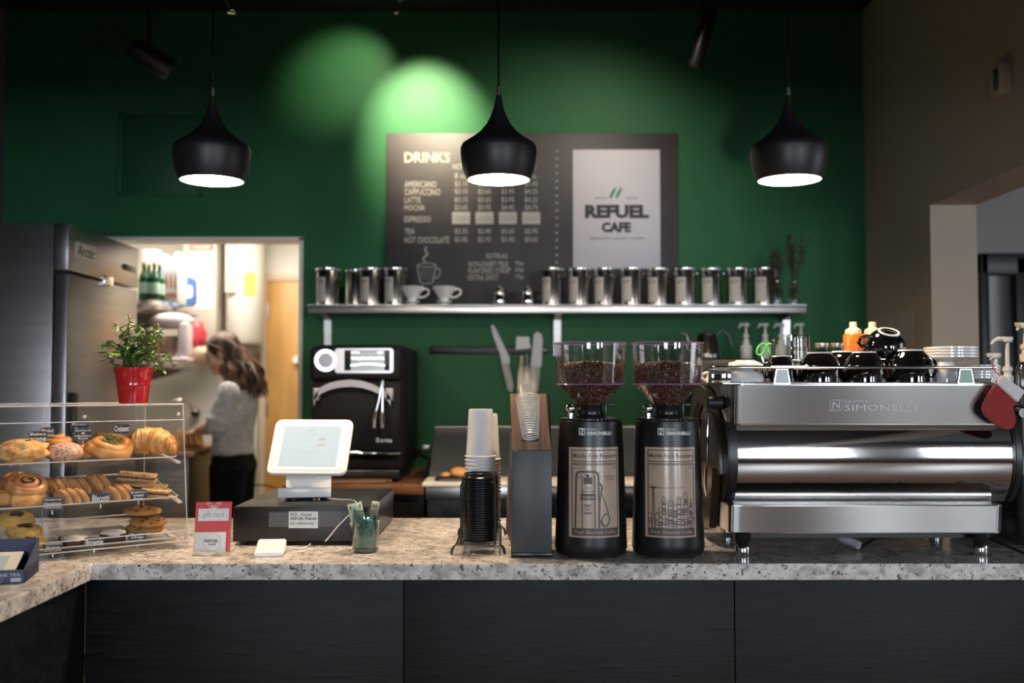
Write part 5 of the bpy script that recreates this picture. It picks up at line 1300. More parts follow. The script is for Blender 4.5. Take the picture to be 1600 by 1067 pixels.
# ---------------------------------------------------------------- kitchen: door, panels, shelves
d0, d1, dz_ = tX(418, KY), tX(476, KY) + .45, P(440, 440, KY).z
m = MB(); m.bx(d0, d1, KY - .03, KY - .002, .01, dz_, .003)
dr = struct(m, 'door_1', grain('honey birch veneer', (.52, .27, .075), (.66, .38, .13), .4, (3, 3, .6), 3, .03))
m = MB(); z = P(468, 562, KY).z; m.cyl((d0 + .42 - .21, KY - .03, z), (d0 + .21, KY - .07, z), .02, .026, 16); m.build('door_handle', WHITEP, dr)
for py in (488, 638):
    m = MB(); z = P(421, py, KY).z; m.bx(d0 - .008, d0 + .012, KY - .038, KY - .03, z - .05, z + .05, .002); m.build('hinge', STEEL, dr)
m = MB(); z9 = P(400, 428, KY).z; m.bx(tX(407, KY), d0, KY - .04, KY, 0, z9, .004); m.bx(d0, d1 + .1, KY - .04, KY, dz_, z9, .004); struct(m, 'trim_2', pm('peach trim', (.66, .52, .40), .5))
m = MB(); m.bx(tX(345, KY), tX(404, KY), KY - .03, KY, 0, P(400, 545, KY).z, .004); m.bx(tX(345, KY), tX(408, KY), KY - .05, KY, P(400, 553, KY).z, P(400, 540, KY).z, .003); struct(m, 'trim_3', WHITET)
# electrical cabinet and water heater high on the wall
Ye = 6.72
t = thing('electrical_panel', 'tall beige electrical cabinet with a red danger sign on the kitchen wall', 'electrical panel', (tX(318, Ye), KY, 1.6))
e0, e1 = tX(284, Ye), tX(336, Ye); ez0, ez1 = P(0, 545, Ye).z, 2.56
EP = pm('beige panel enamel', (.62, .55, .45), .45)
m = MB(t); m.bx(e0, e1, Ye, KY - .001, ez0, ez1, .005); m.build('cabinet', EP, t)
def sign(parent, x0_, y0_, x1_, y1_, Y, cols, name='sign', lines=(), sub=None):
    m = MB(t); a = P(x0_, y1_, Y); b = P(x1_, y0_, Y); m.bx(a.x, b.x, Y - .003, Y, a.z, b.z)
    m.mi = 1
    for (s, fx0, fx1, fz0, fz1) in lines:
        w, h = b.x - a.x, b.z - a.z; m.text(s, a.x + w * fx0, a.x + w * fx1, a.z + h * fz0, a.z + h * fz1, Y - .0036, .02)
    return m.build(name, list(cols), parent, recalc=False)
REDS = pm('faded red sign', (.50, .10, .06), .5)
sign(t, 297, 381, 333, 391, Ye, (REDS, PAPER), 'danger_sign', (('DANGER', .1, .9, .2, .8),))
sign(t, 301, 403, 336, 441, Ye, (pm('cream notice', (.80, .74, .66), .5), pm('orange ink', (.6, .35, .12), .5)), 'notice', (('NOTICE', .1, .9, .75, .9), ('keep clear', .1, .8, .5, .6), ('====', .0, 1, .05, .15)))
sign(t, 303, 446, 336, 484, Ye, (pm('cream notice 2', (.76, .72, .64), .5), GREYINK), 'notice', (('schedule', .1, .8, .8, .9), ('on / off', .1, .6, .5, .6)))
t = thing('water_heater', 'round cream water heater tank with a yellow sticker high on the kitchen wall', 'water heater', (tX(371, 6.75), 6.8, 1.66))
hz0 = P(0, 537, 6.72).z; hx = tX(371, 6.66)
m = MB(t); m.lathe([(0, hz0), (.11, hz0), (.125, hz0 + .02), (.125, 2.44), (.12, 2.47), (0, 2.48)], 40, at=(hx, 6.84, 0)); m.build('tank', pm('cream enamel tank', (.80, .76, .68), .25), t)
m = MB(t); m.bx(hx - .10, hx - .03, 6.70, 6.76, 2.0, 2.42, .004); m.build('cover_plate', EP, t)
m = MB(t); m.warp = lambda v: Vector((hx + .127 * sin(v.x / .127), 6.84 - .127 * cos(v.x / .127), v.z)); zz0, zz1 = P(0, 462, 6.7).z, P(0, 425, 6.7).z
m.grid(.02, .10, zz0, zz1, 6, 2); m.build('yellow_sticker', pm('yellow sticker', (.78, .74, .12), .5), t, recalc=False)
m = MB(t); m.cyl((hx - .05, 6.84, 2.47), (hx - .05, 6.84, 2.58), .015, .015, 10); m.cyl((hx + .05, 6.84, 2.47), (hx + .05, 6.84, 2.58), .015, .015, 10); m.build('pipe', STEEL, t)
t = thing('ceiling_light_fixture', 'bright white fluorescent fixture at the top of the kitchen doorway', 'ceiling light', (-1.75, 6.1, 2.58))
m = MB(t); m.bx(-2.4, -1.1, 5.85, 6.35, 2.53, 2.578, .006); m.build('housing', WHITEP, t)
# shelves on the kitchen's left wall
SH = pm('grey shelf board', (.36, .32, .28), .5)
def kshelf(zs, y0_, y1_, lab, x1_=-2.12):
    t = thing('kitchen_shelf', lab, 'shelf', (-2.4, 6.3, zs), 0, 'kitchen wall shelves')
    m = MB(t); m.bx(-2.699, x1_, y0_, y1_, zs - .035, zs, .003); m.build('board', SH, t)
    for y in (y0_ + .1, y1_ - .08): m = MB(t); m.prism([(-2.699, zs - .036), (x1_ + .1, zs - .036), (-2.699, zs - .22)], y - .012, y + .012, 'xz'); m.build('bracket', STEEL, t)
S1, S2_ = 1.885, 1.535
kshelf(S1, 5.75, 6.70, 'upper kitchen shelf carrying green bottles and boxes')
kshelf(S2_, 5.75, 6.60, 'lower kitchen shelf carrying the mixer and red bag')
GB = pm('green bottle glass', (.01, .09, .035), .08, coat=.5)
def bottle(px, Y, z, h, r, lab, mat_, grp, capm=None, labm=None):
    x = tX(px, Y); t = thing('glass_bottle', lab, 'bottle', (x, Y, z), 0, grp)
    m = MB(); m.lathe([(0, 0), (r * .9, 0), (r, .006), (r, h * .52), (r * .8, h * .64), (r * .38, h * .78), (r * .34, h * .93), (r * .42, h * .935), (r * .42, h * .96), (0, h * .96)], 20); m.build('bottle_body', mat_, t)
    m = MB(); m.lathe([(r * .44, h * .93), (r * .46, h), (0, h)], 14); m.build('cap', capm or pm('gold cap', (.7, .6, .3), .4), t)
    if labm: m = MB(); m.lathe([(r * 1.01, h * .16), (r * 1.02, h * .17), (r * 1.02, h * .44), (r * 1.01, h * .45)], 20); m.build('label', labm, t, recalc=False)
WL = pm('pale label', (.55, .70, .60), .5)
gb = ['green glass bottle nearest the fridge on the kitchen shelf', 'second green glass bottle from the fridge', 'green glass bottle in the middle of the row on the kitchen shelf', 'green glass bottle with the palest label beside the red white cartons',
      'green glass bottle at the back row of the kitchen shelf']
for (px, Y), lab in zip(((223, 5.85), (231, 5.92), (239, 5.86), (247, 5.94), (228, 6.12)), gb):
    bottle(px, Y, S1, .215, .032, lab, GB, 'green bottles on the kitchen shelf', labm=WL)
def carton(px0, px1, Y, z, h, lab, base, acc, top=None, grp=None, dpt=.09):
    t = thing('drink_carton', lab, 'carton', ((tX(px0, Y) + tX(px1, Y)) / 2, Y + dpt / 2, z), 0, grp)
    w = (tX(px1, Y) - tX(px0, Y)) / 2
    m = MB(); m.bx(-w, w, -dpt / 2, dpt / 2, 0, h, .002); m.build('box', base, t)
    m = MB()
    for k in range(3):
        xx = -w + (k + .5) * 2 * w / 3; m.prism([(xx - w * .18, h * .40), (xx + w * .18, h * .40), (xx + w * .12, h * .75), (xx, h * .92), (xx - w * .12, h * .75)], -dpt / 2 - .001, -dpt / 2, 'xz')
    m.bx(-w * .8, w * .8, -dpt / 2 - .001, -dpt / 2, h * .12, h * .26); m.build('print', acc, t)
CW = pm('white carton', (.80, .72, .70), .5); CR = pm('red carton print', (.65, .18, .10), .5)
CG = 'red and white cartons on the kitchen shelf'
carton(255, 276, 5.98, S1, .19, 'white carton with red shapes standing beside the green bottles', CW, CR, grp=CG)
carton(221, 243, 6.25, S1, .34, 'tall carton with red print standing behind the green bottles', CW, CR, grp=CG)
t = thing('storage_bin', 'blue white tub stack on the kitchen shelf behind the cartons', 'tub', (tX(258, 6.3), 6.42, S1))
m = MB()
for k, (dx, h) in enumerate(((-.05, .33), (.035, .345))): m.lathe([(0, 0), (.038, 0), (.045, h * .7), (.046, h * .72), (.040, h * .9), (.02, h), (0, h)], 20, at=(dx, 0, 0))
m.build('tub', pm('pale blue tub', (.35, .42, .60), .4), t)
bottle(283, 6.22, S1, .30, .026, 'slim clear bottle standing between carton and blue packet', pm('clear bottle', (.70, .70, .62), .1, coat=.4), 'slim bottles on the kitchen shelf', WHITEP)
t = thing('blue_packet', 'blue round packet near the end of the upper kitchen shelf', 'packet', (tX(292, 6.35), 6.37, S1))
m = MB(); m.prism(rr2(-.05, .045, 0, .18, .035), -.02, .02, 'xz', .004); m.build('packet_body', pm('blue packet', (.06, .16, .45), .4), t)
m = MB(); m.prism(rr2(-.03, .03, .05, .13, .02), -.022, -.020, 'xz'); m.build('packet_label', PAPER, t)
for px, w, h, c_, lab in ((304, .06, .13, (.10, .14, .42), 'small dark blue box at the end of the upper kitchen shelf'), (313, .05, .11, (.72, .72, .10), 'small yellow box at the very end of the upper kitchen shelf')):
    Y = 6.55; o = MB().bx(-w / 2, w / 2, -.04, .04, 0, h, .003).build('food_box', pm('box ' + lab[:12], c_, .5)); o.location = (min(tX(px, Y), -2.16), Y, S1); tag(o, lab, 'box')
# lower shelf
t = thing('stand_mixer', 'white and pink kitchen mixer with a glass bowl on the lower shelf', 'mixer', (tX(268, 6.1), 6.15, S2_))
PK = pm('pinkish white enamel', (.78, .66, .66), .3)
m = MB(); m.bx(-.12, .10, -.07, .07, 0, .025, .008); m.bx(.03, .10, -.05, .05, .02, .24, .02, 3); m.build('mixer_stand', PK, t, angle=60)
m = MB(); m.ell((-.02, 0, .245), (.135, .055, .05), 24, 14); m.build('mixer_head', PK, t)
m = MB(); m.lathe([(0, 0), (.05, 0), (.075, .04), (.08, .13), (.077, .13), (.072, .04), (0, .006)], 28, at=(-.06, 0, .026)); m.build('mixer_bowl', thin('mixer bowl glass', (.75, .68, .66), .12, .03, .7), t, recalc=False)
t = thing('snack_bag', 'bright red bag lying at the end of the lower kitchen shelf', 'bag', (tX(305, 6.25), 6.28, S2_))
m = MB(); m.ell((0, 0, .155), (.055, .05, .10), 24, 16, fn=lambda w, v: w * (1 + .18 * noise.noise(v * 2.2))); m.build('bag_body', pm('red bag', (.70, .06, .08), .35), t)
m = MB(); m.ell((0, .0, .052), (.07, .05, .058), 20, 12, fn=lambda w, v: w * (1 + .15 * noise.noise(v * 3))); m.build('bag_bottom', pm('white orange bag', (.75, .55, .40), .4), t)
t = thing('brown_jug', 'dark brown jug near the fridge on the lower kitchen shelf', 'jug', (tX(232, 5.95), 5.97, S2_))
m = MB(); m.lathe([(0, 0), (.045, 0), (.055, .05), (.05, .12), (.03, .16), (.032, .18), (0, .18)], 24); m.build('jug_body', pm('brown glaze', (.16, .08, .04), .3), t)
# work table with sink tap, board, bread
t = thing('kitchen_worktable', 'steel kitchen work table with open cabinet where the person works', 'work table', (-2.2, 6.1, 0))
tz = 1.02; tx1 = -1.79
m = MB(t); m.bx(-2.69, tx1, 5.78, 6.55, tz - .03, tz, .004); m.build('table_top', grain('wood worktop edge', (.30, .17, .08), (.45, .28, .14), .5, (1, 6, 6)), t)
m = MB(t); m.bx(-2.68, tx1 - .04, 5.82, 6.52, .10, tz - .03, .004); m.build('cabinet', pm('grey steel cabinet', (.16, .155, .15), .4, .6), t)
for x in (-2.62, tx1 - .09):
    for y in (5.88, 6.46): m = MB(t); m.cyl((x, y, 0), (x, y, .10), .02, .02, 10); m.build('leg', BLACKP, t)
t = thing('kitchen_tap', 'curved chrome tap behind the pastry case at the kitchen sink', 'tap', (tX(296, 6.9), 6.93, 1.05))
q = P(298, 633, 6.85)
m = MB(t); m.tube(spline([Vector((q.x, KY - .002, q.z - .05)), Vector((q.x, 6.9, q.z - .03)), Vector((q.x - .01, 6.85, q.z + .02)), Vector((q.x - .06, 6.80, q.z + .035)), Vector((q.x - .12, 6.78, q.z + .01))]), .012, 10); m.build('spout', CHROME, t)
m = MB(t); m.cyl((q.x, KY - .002, q.z - .05), (q.x, KY - .05, q.z - .05), .03, .03, 16); m.build('wall_plate', CHROME, t)
bx_ = tX(282, 5.9)
t = thing('bread_board', 'wooden board with sliced bread before the person in the kitchen', 'board', (bx_, 5.95, tz))
m = MB(t); m.bx(bx_ - .16, bx_ + .17, 5.84, 6.08, tz, tz + .02, .005); m.build('board', BUTCH, t)
for k in range(4):
    o = MB().prism(smooth([(-.055, 0), (.055, 0), (.055, .07), (.04, .095), (-.04, .095), (-.055, .07)], 1), -.008, .008, 'yz', .002).build('bread_slice', CRUST); o.location = (bx_ + .02 + k * .032, 5.93, tz + .0205); o.rotation_euler = (0, R(-14), 0)
    tag(o, 'slice of brown bread leaning in a row on the kitchen board', 'bread', 'bread slices on the kitchen board')
t = thing('mop_bucket', 'yellow plastic bucket on the kitchen floor behind the person', 'bucket', (tX(404, 6.7), 6.76, 0))
m = MB(); m.lathe([(0, 0), (.13, 0), (.17, .62), (.18, .64), (.165, .64), (.12, .02), (0, .02)], 28); m.build('bucket_body', pm('yellow plastic', (.80, .58, .04), .4), t)
m = MB(); m.tube([(.17 * cos(a), 0, .64 + .10 * sin(a)) for a in [k * PI / 12 for k in range(13)]], .006, 8); m.build('bail_handle', BLACKP, t)
# ---------------------------------------------------------------- pastry case
CA = R(38.5); CO = Vector((-.992, 3.165, CT)); E1 = Vector((cos(CA), sin(CA), 0)); E2 = Vector((-sin(CA), cos(CA), 0))
def C3(u, v, z): return CO - E1 * u + E2 * v + Vector((0, 0, z - CT))
def ufor(px, v):
    k = (px - 800) / FPX; c, s = cos(CA), sin(CA)
    return (CO.x - v * s - k * CO.y - k * v * c) / (c - k * s)
CW_, CD_, CH_ = .66, .40, .435
t = thing('pastry_case', 'clear acrylic pastry display case on the bar corner', 'display case', tuple(C3(0, 0, CT)), CA)
# local frame: x to the right (0 at the front corner), y into the case, z up
def fy(z): return .055 * z / CH_
m = MB(); m.bx(-CW_, 0, .0, CD_, .001, .009, .002); m.build('base_panel', ACRYL, t)
for nm, x in (('side_panel', -.0055), ('side_panel', -CW_ + .0005)):
    m = MB(); m.prism([(.002, .009), (fy(CH_) + .002, CH_), (CD_, CH_), (CD_, .009)], x, x + .005, 'yz'); sp = m.build(nm, ACRYL, t)
    m = MB(); w = .0022
    m.tube([(x + .0025, .001, .009), (x + .0025, fy(CH_), CH_)], w, 6); m.tube([(x + .0025, fy(CH_), CH_), (x + .0025, CD_, CH_)], w, 6); m.tube([(x + .0025, CD_, CH_), (x + .0025, CD_, .009)], w * .8, 6)
    m.build('polished_edge', ACRYLEDGE, sp)
m = MB(); m.bx(-CW_, 0, fy(CH_), CD_, CH_, CH_ + .005, .001); tp = m.build('top_panel', ACRYL, t)
m = MB(); m.tube([(-CW_, fy(CH_), CH_ + .003), (0, fy(CH_), CH_ + .003)], .0026, 6); m.tube([(-CW_, CD_, CH_ + .003), (0, CD_, CH_ + .003)], .0024, 6); m.build('polished_edge', ACRYLEDGE, tp)
m = MB(); m.prism([(fy(0) + .0, .009), (fy(CH_), CH_), (fy(CH_) + .004, CH_), (fy(0) + .004, .009)], -CW_ + .006, -.006, 'yz'); fp_ = m.build('front_panel', ACRYL, t)
m = MB()
for z in (.022, .052, CH_ - .045): m.tube([(-CW_, fy(z) - .002, z), (0, fy(z) - .002, z)], .0018, 6)
m.build('polished_edge', ACRYLEDGE, fp_)
m = MB(); m.bx(-CW_ / 2 + .003, -.01, CD_ - .006, CD_ - .002, .012, CH_ - .01); bd = m.build('rear_door', ACRYL, t)
m = MB(); m.tube([(-CW_ / 2 + .005, CD_ - .006, .012), (-CW_ / 2 + .005, CD_ - .006, CH_ - .01)], .0018, 6); m.build('polished_edge', ACRYLEDGE, bd)
m = MB(); m.bx(-CW_ + .01, -CW_ / 2 - .003, CD_ - .012, CD_ - .008, .012, CH_ - .01); m.build('rear_door', ACRYL, t)
for x, z in ((-.020, CH_ - .028), (-.020, .03), (-.30, CH_ - .03)):
    m = MB(); m.ell((x, fy(z) - .004, z), (.006, .004, .006), 12, 8); m.build('hinge_pin', ACRYLEDGE, t)
m = MB()
for x in (-.425, -.395): m.tube([(x, CD_ - .018, .30), (x, CD_ - .021, .26), (x + .002, CD_ - .028, .245)], .004, 8)
m.build('door_pull', pm('white frosted handle', (.8, .78, .76), .3, alpha=.8), t)
# trays: front height above counter, slope
TRS = [(.262, .10), (.140, .17), (.018, .13)]
tlabs = ['top clear tray of the pastry case holding croissant and buns', 'middle clear tray of the pastry case holding biscotti and bars', 'bottom clear tray of the pastry case holding cookies and brownies']
for (zf, sl_), lab in zip(TRS, tlabs):
    t = thing('pastry_tray', lab, 'tray', tuple(C3(0, 0, CT)), CA, 'clear trays in the pastry case')
    v0, v1 = max(.035, fy(zf) + .024), .345
    m = MB(); q = lambda v, e=0: zf + sl_ * (v - v0) + e
    m.prism([(v0, q(v0)), (v0 - .012, q(v0, .014)), (v0 - .016, q(v0, .014)), (v0 - .003, q(v0, -.004)), (v1, q(v1, -.004)), (v1 + .004, q(v1, .014)), (v1, q(v1, .014)), (v1, q(v1))], -CW_ + .03, -.03, 'yz'); m.build('tray_floor', ACRYL, t)
    m = MB(); x = -.016
    m.tube([(-CW_ + .03, v0 - .014, q(v0, .014)), (-.05, v0 - .014, q(v0, .014)), (-.028, v0 - .008, q(v0, .014)), (x, v0 + .012, q(v0, .015)), (x, v1 - .01, q(v1, .014)), (-.03, v1 + .002, q(v1, .014)), (-CW_ + .03, v1 + .002, q(v1, .014))], .0024, 6)
    m.tube([(-.030, v0, q(v0, .002)), (-.030, v1, q(v1, .002))], .0020, 6)
    m.build('tray_rim', ACRYLEDGE, t)
    for xx in (-.0135, -CW_ + .0135): m = MB(); m.prism([(v0, q(v0, -.008)), (v1, q(v1, -.008)), (v1, q(v1, -.002)), (v0, q(v0, -.002))], xx - .007, xx + .007, 'yz'); m.build('support_rail', ACRYLEDGE, t)
def spot(px, v, lvl):
    zf, sl_ = TRS[lvl]; v0 = max(.035, fy(zf) + .024)
    p = C3(ufor(px, v), v, CT + zf + sl_ * (v - v0)); return p, math.atan(sl_)
GOLD = pm('golden baked crust', (.66, .25, .045), .42, var=(26, (.90, .50, .17), .35, .68), bump=(90, .3), coat=.25, coat_rough=.3)
SCONE = pm('pale crumbly crust', (.88, .56, .24), .75, var=(40, (.66, .28, .06), .38, .66), bump=(110, .6))
SUGAR = pm('sugared pink crumb', (.90, .58, .42), .8, var=(140, (.48, .14, .10), .48, .62), bump=(160, .5))
SWIRL = pm('glazed cinnamon swirl', (.50, .18, .045), .35, var=(24, (.80, .42, .15), .4, .7), bump=(60, .3), coat=.4)
CHOC = pm('dark cocoa filling', (.035, .014, .008), .3, bump=(200, .5))
COOK = pm('baked cookie', (.62, .32, .09), .75, var=(45, (.44, .19, .05), .38, .66), bump=(90, .5))
BISC = pm('biscotti crumb', (.80, .52, .28), .8, var=(90, (.55, .31, .14), .4, .65), bump=(120, .5))
LEMON = pm('yellow shortbread', (.80, .52, .12), .7, var=(30, (.66, .36, .07), .4, .7), bump=(90, .35))
BCRUST = pm('biscotti brown crust', (.50, .24, .08), .7, var=(50, (.68, .38, .15), .4, .65), bump=(90, .4))
OAT = pm('oat crumble', (.82, .56, .28), .85, var=(120, (.56, .32, .14), .4, .62), bump=(150, .8))
JAM = pm('raspberry jam', (.20, .02, .03), .25)
ICING = pm('powdered sugar', (.82, .80, .80), .85, bump=(200, .4))
def pastry(name, lab, cat, px, v, lvl, parts, grp=None, dz=0, rz=0, tilt=0, lean=0):
    p, an = spot(px, v, lvl)
    p.z += dz + .0015
    if len(parts) == 1:
        nm, mb, mt = parts[0]; o = mb.build(name, mt, None, angle=70); tag(o, lab, cat, grp)
    else:
        o = thing(name, lab, cat, (0, 0, 0), 0, grp)
        for nm, mb, mt in parts: mb.build(nm, mt, o, angle=70)
    o.rotation_euler = (Matrix.Rotation(CA, 3, 'Z') @ Matrix.Rotation(an + tilt, 3, 'X') @ Matrix.Rotation(rz, 3, 'Z') @ Matrix.Rotation(lean, 3, 'X')).to_euler(); o.location = p
    return o
def lump(w, d, h, amp=.1, f=3, seed=0, seg=36, rings=22, e=.75, c=(0, 0, 0)):
    def fn(p, v):
        s = 1 + amp * noise.noise(v * f + Vector((seed, seed * .7, 3))) + amp * .4 * noise.noise(v * f * 3 + Vector((seed, 1, 2)))
        q = Vector((p.x * s, p.y * s, p.z * s)); q.z = max(q.z, -h * .5 * .92) if q.z < 0 else q.z; return q
    m = MB(); m.ell((c[0], c[1], c[2] + h * .5 * .92), (w / 2, d / 2, h / 2), seg, rings, fn=fn); return m
PXM = 3.05 / FPX
# top tray
sc1 = lump(.145, .12, .072, .22, 2.2, 1)
ch = MB(); rr_ = random.Random(5)
for k in range(16):
    a = rr_.uniform(PI, 2 * PI); q = rr_.uniform(.2, .95); ch.ell((.062 * cos(a) * q, .050 * sin(a) * q, .072 * sqrt(max(0, 1 - q * q)) * .9 + .004), (.006, .005, .004), 8, 6)
pastry('scone', 'big craggy blueberry scone in the front corner of the top tray', 'scone', 38, .135, 0, [('scone_body', sc1, SCONE), ('blueberry', ch, CHOC)])
pastry('scone', 'round pink speckled sugared scone on the top tray', 'scone', 104, .120, 0, [('scone_body', lump(.098, .085, .062, .10, 2, 4), SUGAR)])
def bun(w, h, seed):
    b = MB(); b.lathe([(0, 0), (w * .40, 0), (w * .44, .004), (w * .50, h * .55), (w * .49, h * .58), (0, h * .58)], 36)
    tps = MB(); pts = []; 
    for k in range(46):
        f = k / 45; a = f * 4.2 * PI + seed; r = w * .46 * (1 - f) ** .8; pts.append((r * cos(a), r * sin(a), h * (.58 + .34 * f)))
    tps.tube(pts, [w * .115 * (1 - .25 * k / 45) for k in range(46)], 12)
    tps.ell((0, 0, h * .66), (w * .40, w * .40, h * .20), 24, 12)
    return b, tps
b, tp_ = bun(.088, .075, .5)
pastry('morning_bun', 'sugared swirl bun standing behind the two scones', 'bun', 95, .20, 0, [('bun_base', b, GOLD), ('swirl_top', tp_, GOLD)], 'swirl buns on the top tray')
b, tp_ = bun(.082, .070, 2.5)
pastry('morning_bun', 'sugared swirl bun behind the spinach bun on the top tray', 'bun', 156, .24, 0, [('bun_base', b, GOLD), ('swirl_top', tp_, GOLD)], 'swirl buns on the top tray')
pastry('morning_bun', 'small golden bun squeezed between pink scone and spinach bun', 'bun', 134, .175, 0, [('bun_body', lump(.05, .06, .045, .15, 3, 9), GOLD)], 'swirl buns on the top tray')
m = MB(); n = 40
for layer, (rr__, zz__, th_) in enumerate(((.047, .026, .025), (.043, .042, .018))):
    m.tube([((rr__ * (1 + .05 * sin(3 * a + layer))) * cos(a) * 1.08, rr__ * sin(a) * .92, zz__ + .004 * sin(2 * a)) for a in [k * 2 * PI / n for k in range(n)]], [th_ * (1 + .08 * sin(5 * k * 2 * PI / n)) for k in range(n)], 14, True)
m.ell((0, 0, .025), (.045, .04, .024), 24, 12)
g = MB()
for k in range(60):
    a = rr_.uniform(0, 2 * PI); q = rr_.uniform(0, .032); g.ell((q * cos(a), q * sin(a) * .9, .060 + rr_.uniform(-.004, .008)), (.008, .003, .003), 7, 5, rot=(rr_.uniform(-.6, .6), rr_.uniform(-.6, .6), rr_.uniform(0, 6)))
sb_ = pastry('spinach_bun', 'round golden bun with a green spinach centre on the top tray', 'bun', 173, .142, 0, [('bun_ring', m, GOLD), ('spinach_filling', g, pm('cooked spinach', (.10, .14, .045), .6, var=(60, (.28, .30, .14), .4, .7)))], tilt=R(19), dz=.014); sb_.scale = (.92, .92, .84)
# croissant: ridged crescent of rolled layers
m = MB(); n = 120; pts = []; rs = []
for k in range(n + 1):
    f = k / n; a = (f - .5) * 2.3
    pts.append((.080 * sin(a) / sin(1.15), -.040 * (1 - cos(a)) + .02, .012 + .034 * sin(PI * f) ** .7))
    seg_ = abs(f - .5) * 2 * 5.2; saw = seg_ - math.floor(seg_)
    rs.append(max(.004, .043 * sin(PI * (.04 + .92 * f)) ** .85 * (1 + .17 * (saw ** 1.5 if True else 0) - .06)))
m.tube(pts, rs, 28, flat=.95)
CRO = pm('croissant layers', (.66, .25, .045), .38, var=(34, (.94, .62, .26), .40, .64), bump=(60, .6), stretch=(2.4, .30, .30), coat=.35, coat_rough=.25)
pastry('croissant', 'large flaky golden croissant at the end of the top tray', 'croissant', 235, .145, 0, [('c', m, CRO)], rz=R(-40), dz=.004)
# middle tray
def pinwheel(seed):
    m = MB(); pts = []; n = 70
    for k in range(n):
        f = k / (n - 1); a = f * 5.2 * PI + seed; r = .052 * (1 - f) + .002; pts.append((r * cos(a), r * sin(a) * .9, .020 + .012 * f))
    m.tube(pts, [.0135 - .003 * k / n for k in range(n)], 10, flat=1.5); m.ell((0, 0, .016), (.050, .046, .015), 24, 10); return m
def pw_core(seed):
    m = MB(); m.ell((.004, 0, .036), (.030, .028, .008), 20, 10, fn=lambda w, v: w * (1 + .2 * noise.noise(v * 3 + Vector((seed, 0, 0))))); return m
PG_ = 'hazelnut pinwheels on the middle tray'
pastry('pinwheel_pastry', 'glazed pinwheel pastry at the back of the middle tray heap', 'pastry', 34, .20, 1, [('dough_spiral', pinwheel(0), SWIRL), ('filling', pw_core(1), CHOC)], PG_, dz=.016, tilt=R(14))
pastry('pinwheel_pastry', 'glazed pinwheel pastry on top in the front of the middle tray', 'pastry', 46, .120, 1, [('dough_spiral', pinwheel(2), SWIRL), ('filling', pw_core(2), CHOC)], PG_, dz=.034, tilt=R(22))
pastry('pinwheel_pastry', 'golden pinwheel pastry lying lowest under the other two', 'pastry', 40, .118, 1, [('dough_spiral', pinwheel(4), GOLD)], PG_)
pastry('pinwheel_pastry', 'golden pinwheel pastry cut by the picture edge on the middle tray', 'pastry', 2, .15, 1, [('dough_spiral', pinwheel(3), GOLD)], PG_)
def slice_(w, h, th, seed, mt=None):
    m = MB(); poly = [(-w / 2, 0), (w / 2, 0), (w * .47, h * .55), (w * .25, h * .92), (0, h), (-w * .25, h * .92), (-w * .47, h * .55)]
    m.prism(smooth(poly, 1), -th / 2, th / 2, 'xz', .003)
    m.bm.normal_update()
    for f in m.bm.faces: f.material_index = 1 if abs(f.normal.y) > .9 else 0
    return m
bl = [(83, .20), (95, .20), (107, .20), (120, .19), (133, .19), (152, .21), (165, .21)]
bn = ['nearest the pinwheels', 'second from the pinwheels', 'third from the pinwheels', 'fourth from the pinwheels', 'fifth from the pinwheels', 'next to last before the berry bars', 'last before the berry bars']
for (px, v), nm in zip(bl, bn):
    pastry('biscotti', 'biscotti slice leaning in the back row, ' + nm, 'biscotti', px, v, 1, [('b', slice_(.082, .052, .0165, 1), [BCRUST, BISC])], 'biscotti leaning in the back row', rz=R(-72), lean=R(20), dz=.003)
fl = [(105, .085), (118, .085), (131, .085), (180, .09), (193, .09), (204, .095)]
fn_ = ['just beside the pinwheel tag', 'second from the pinwheel tag', 'hidden partly by the biscotti tag', 'just past the biscotti tag', 'second past the biscotti tag', 'nearest the berry bar tag']
for (px, v), nm in zip(fl, fn_):
    pastry('biscotti', 'biscotti slice leaning in the front row, ' + nm, 'biscotti', px, v, 1, [('b', slice_(.078, .046, .0165, 2), [BCRUST, BISC])], 'biscotti leaning in the front row', rz=R(-72), lean=R(20), dz=.003)
def bar(l, w, h):
    a = MB(); a.box((0, 0, h * .25), (l, w, h * .5), .004, 2); b = MB(); b.box((0, 0, h * .58), (l * .99, w * .99, h * .20), .002, 1); c = MB(); c.box((0, 0, h * .80), (l, w * .98, h * .34), .006, 3)
    return [('bar_base', a, OAT), ('jam_layer', b, JAM), ('crumble_top', c, OAT)]
RG = 'raspberry oat bars on the middle tray'
pastry('oat_bar', 'long raspberry oat bar lying topmost at the back of the pile', 'bar', 217, .235, 1, bar(.120, .045, .026), RG, rz=R(-34), dz=.016)
pastry('oat_bar', 'long raspberry oat bar in the middle of the pile, jam showing', 'bar', 229, .155, 1, bar(.135, .040, .026), RG, rz=R(-34), dz=.003)
pastry('oat_bar', 'short raspberry oat bar in front beside its chalk tag', 'bar', 246, .095, 1, bar(.090, .040, .026), RG, rz=R(-36))
pastry('oat_bar', 'raspberry oat bar under the others, mostly hidden', 'bar', 205, .20, 1, bar(.11, .045, .020), RG, rz=R(-34))
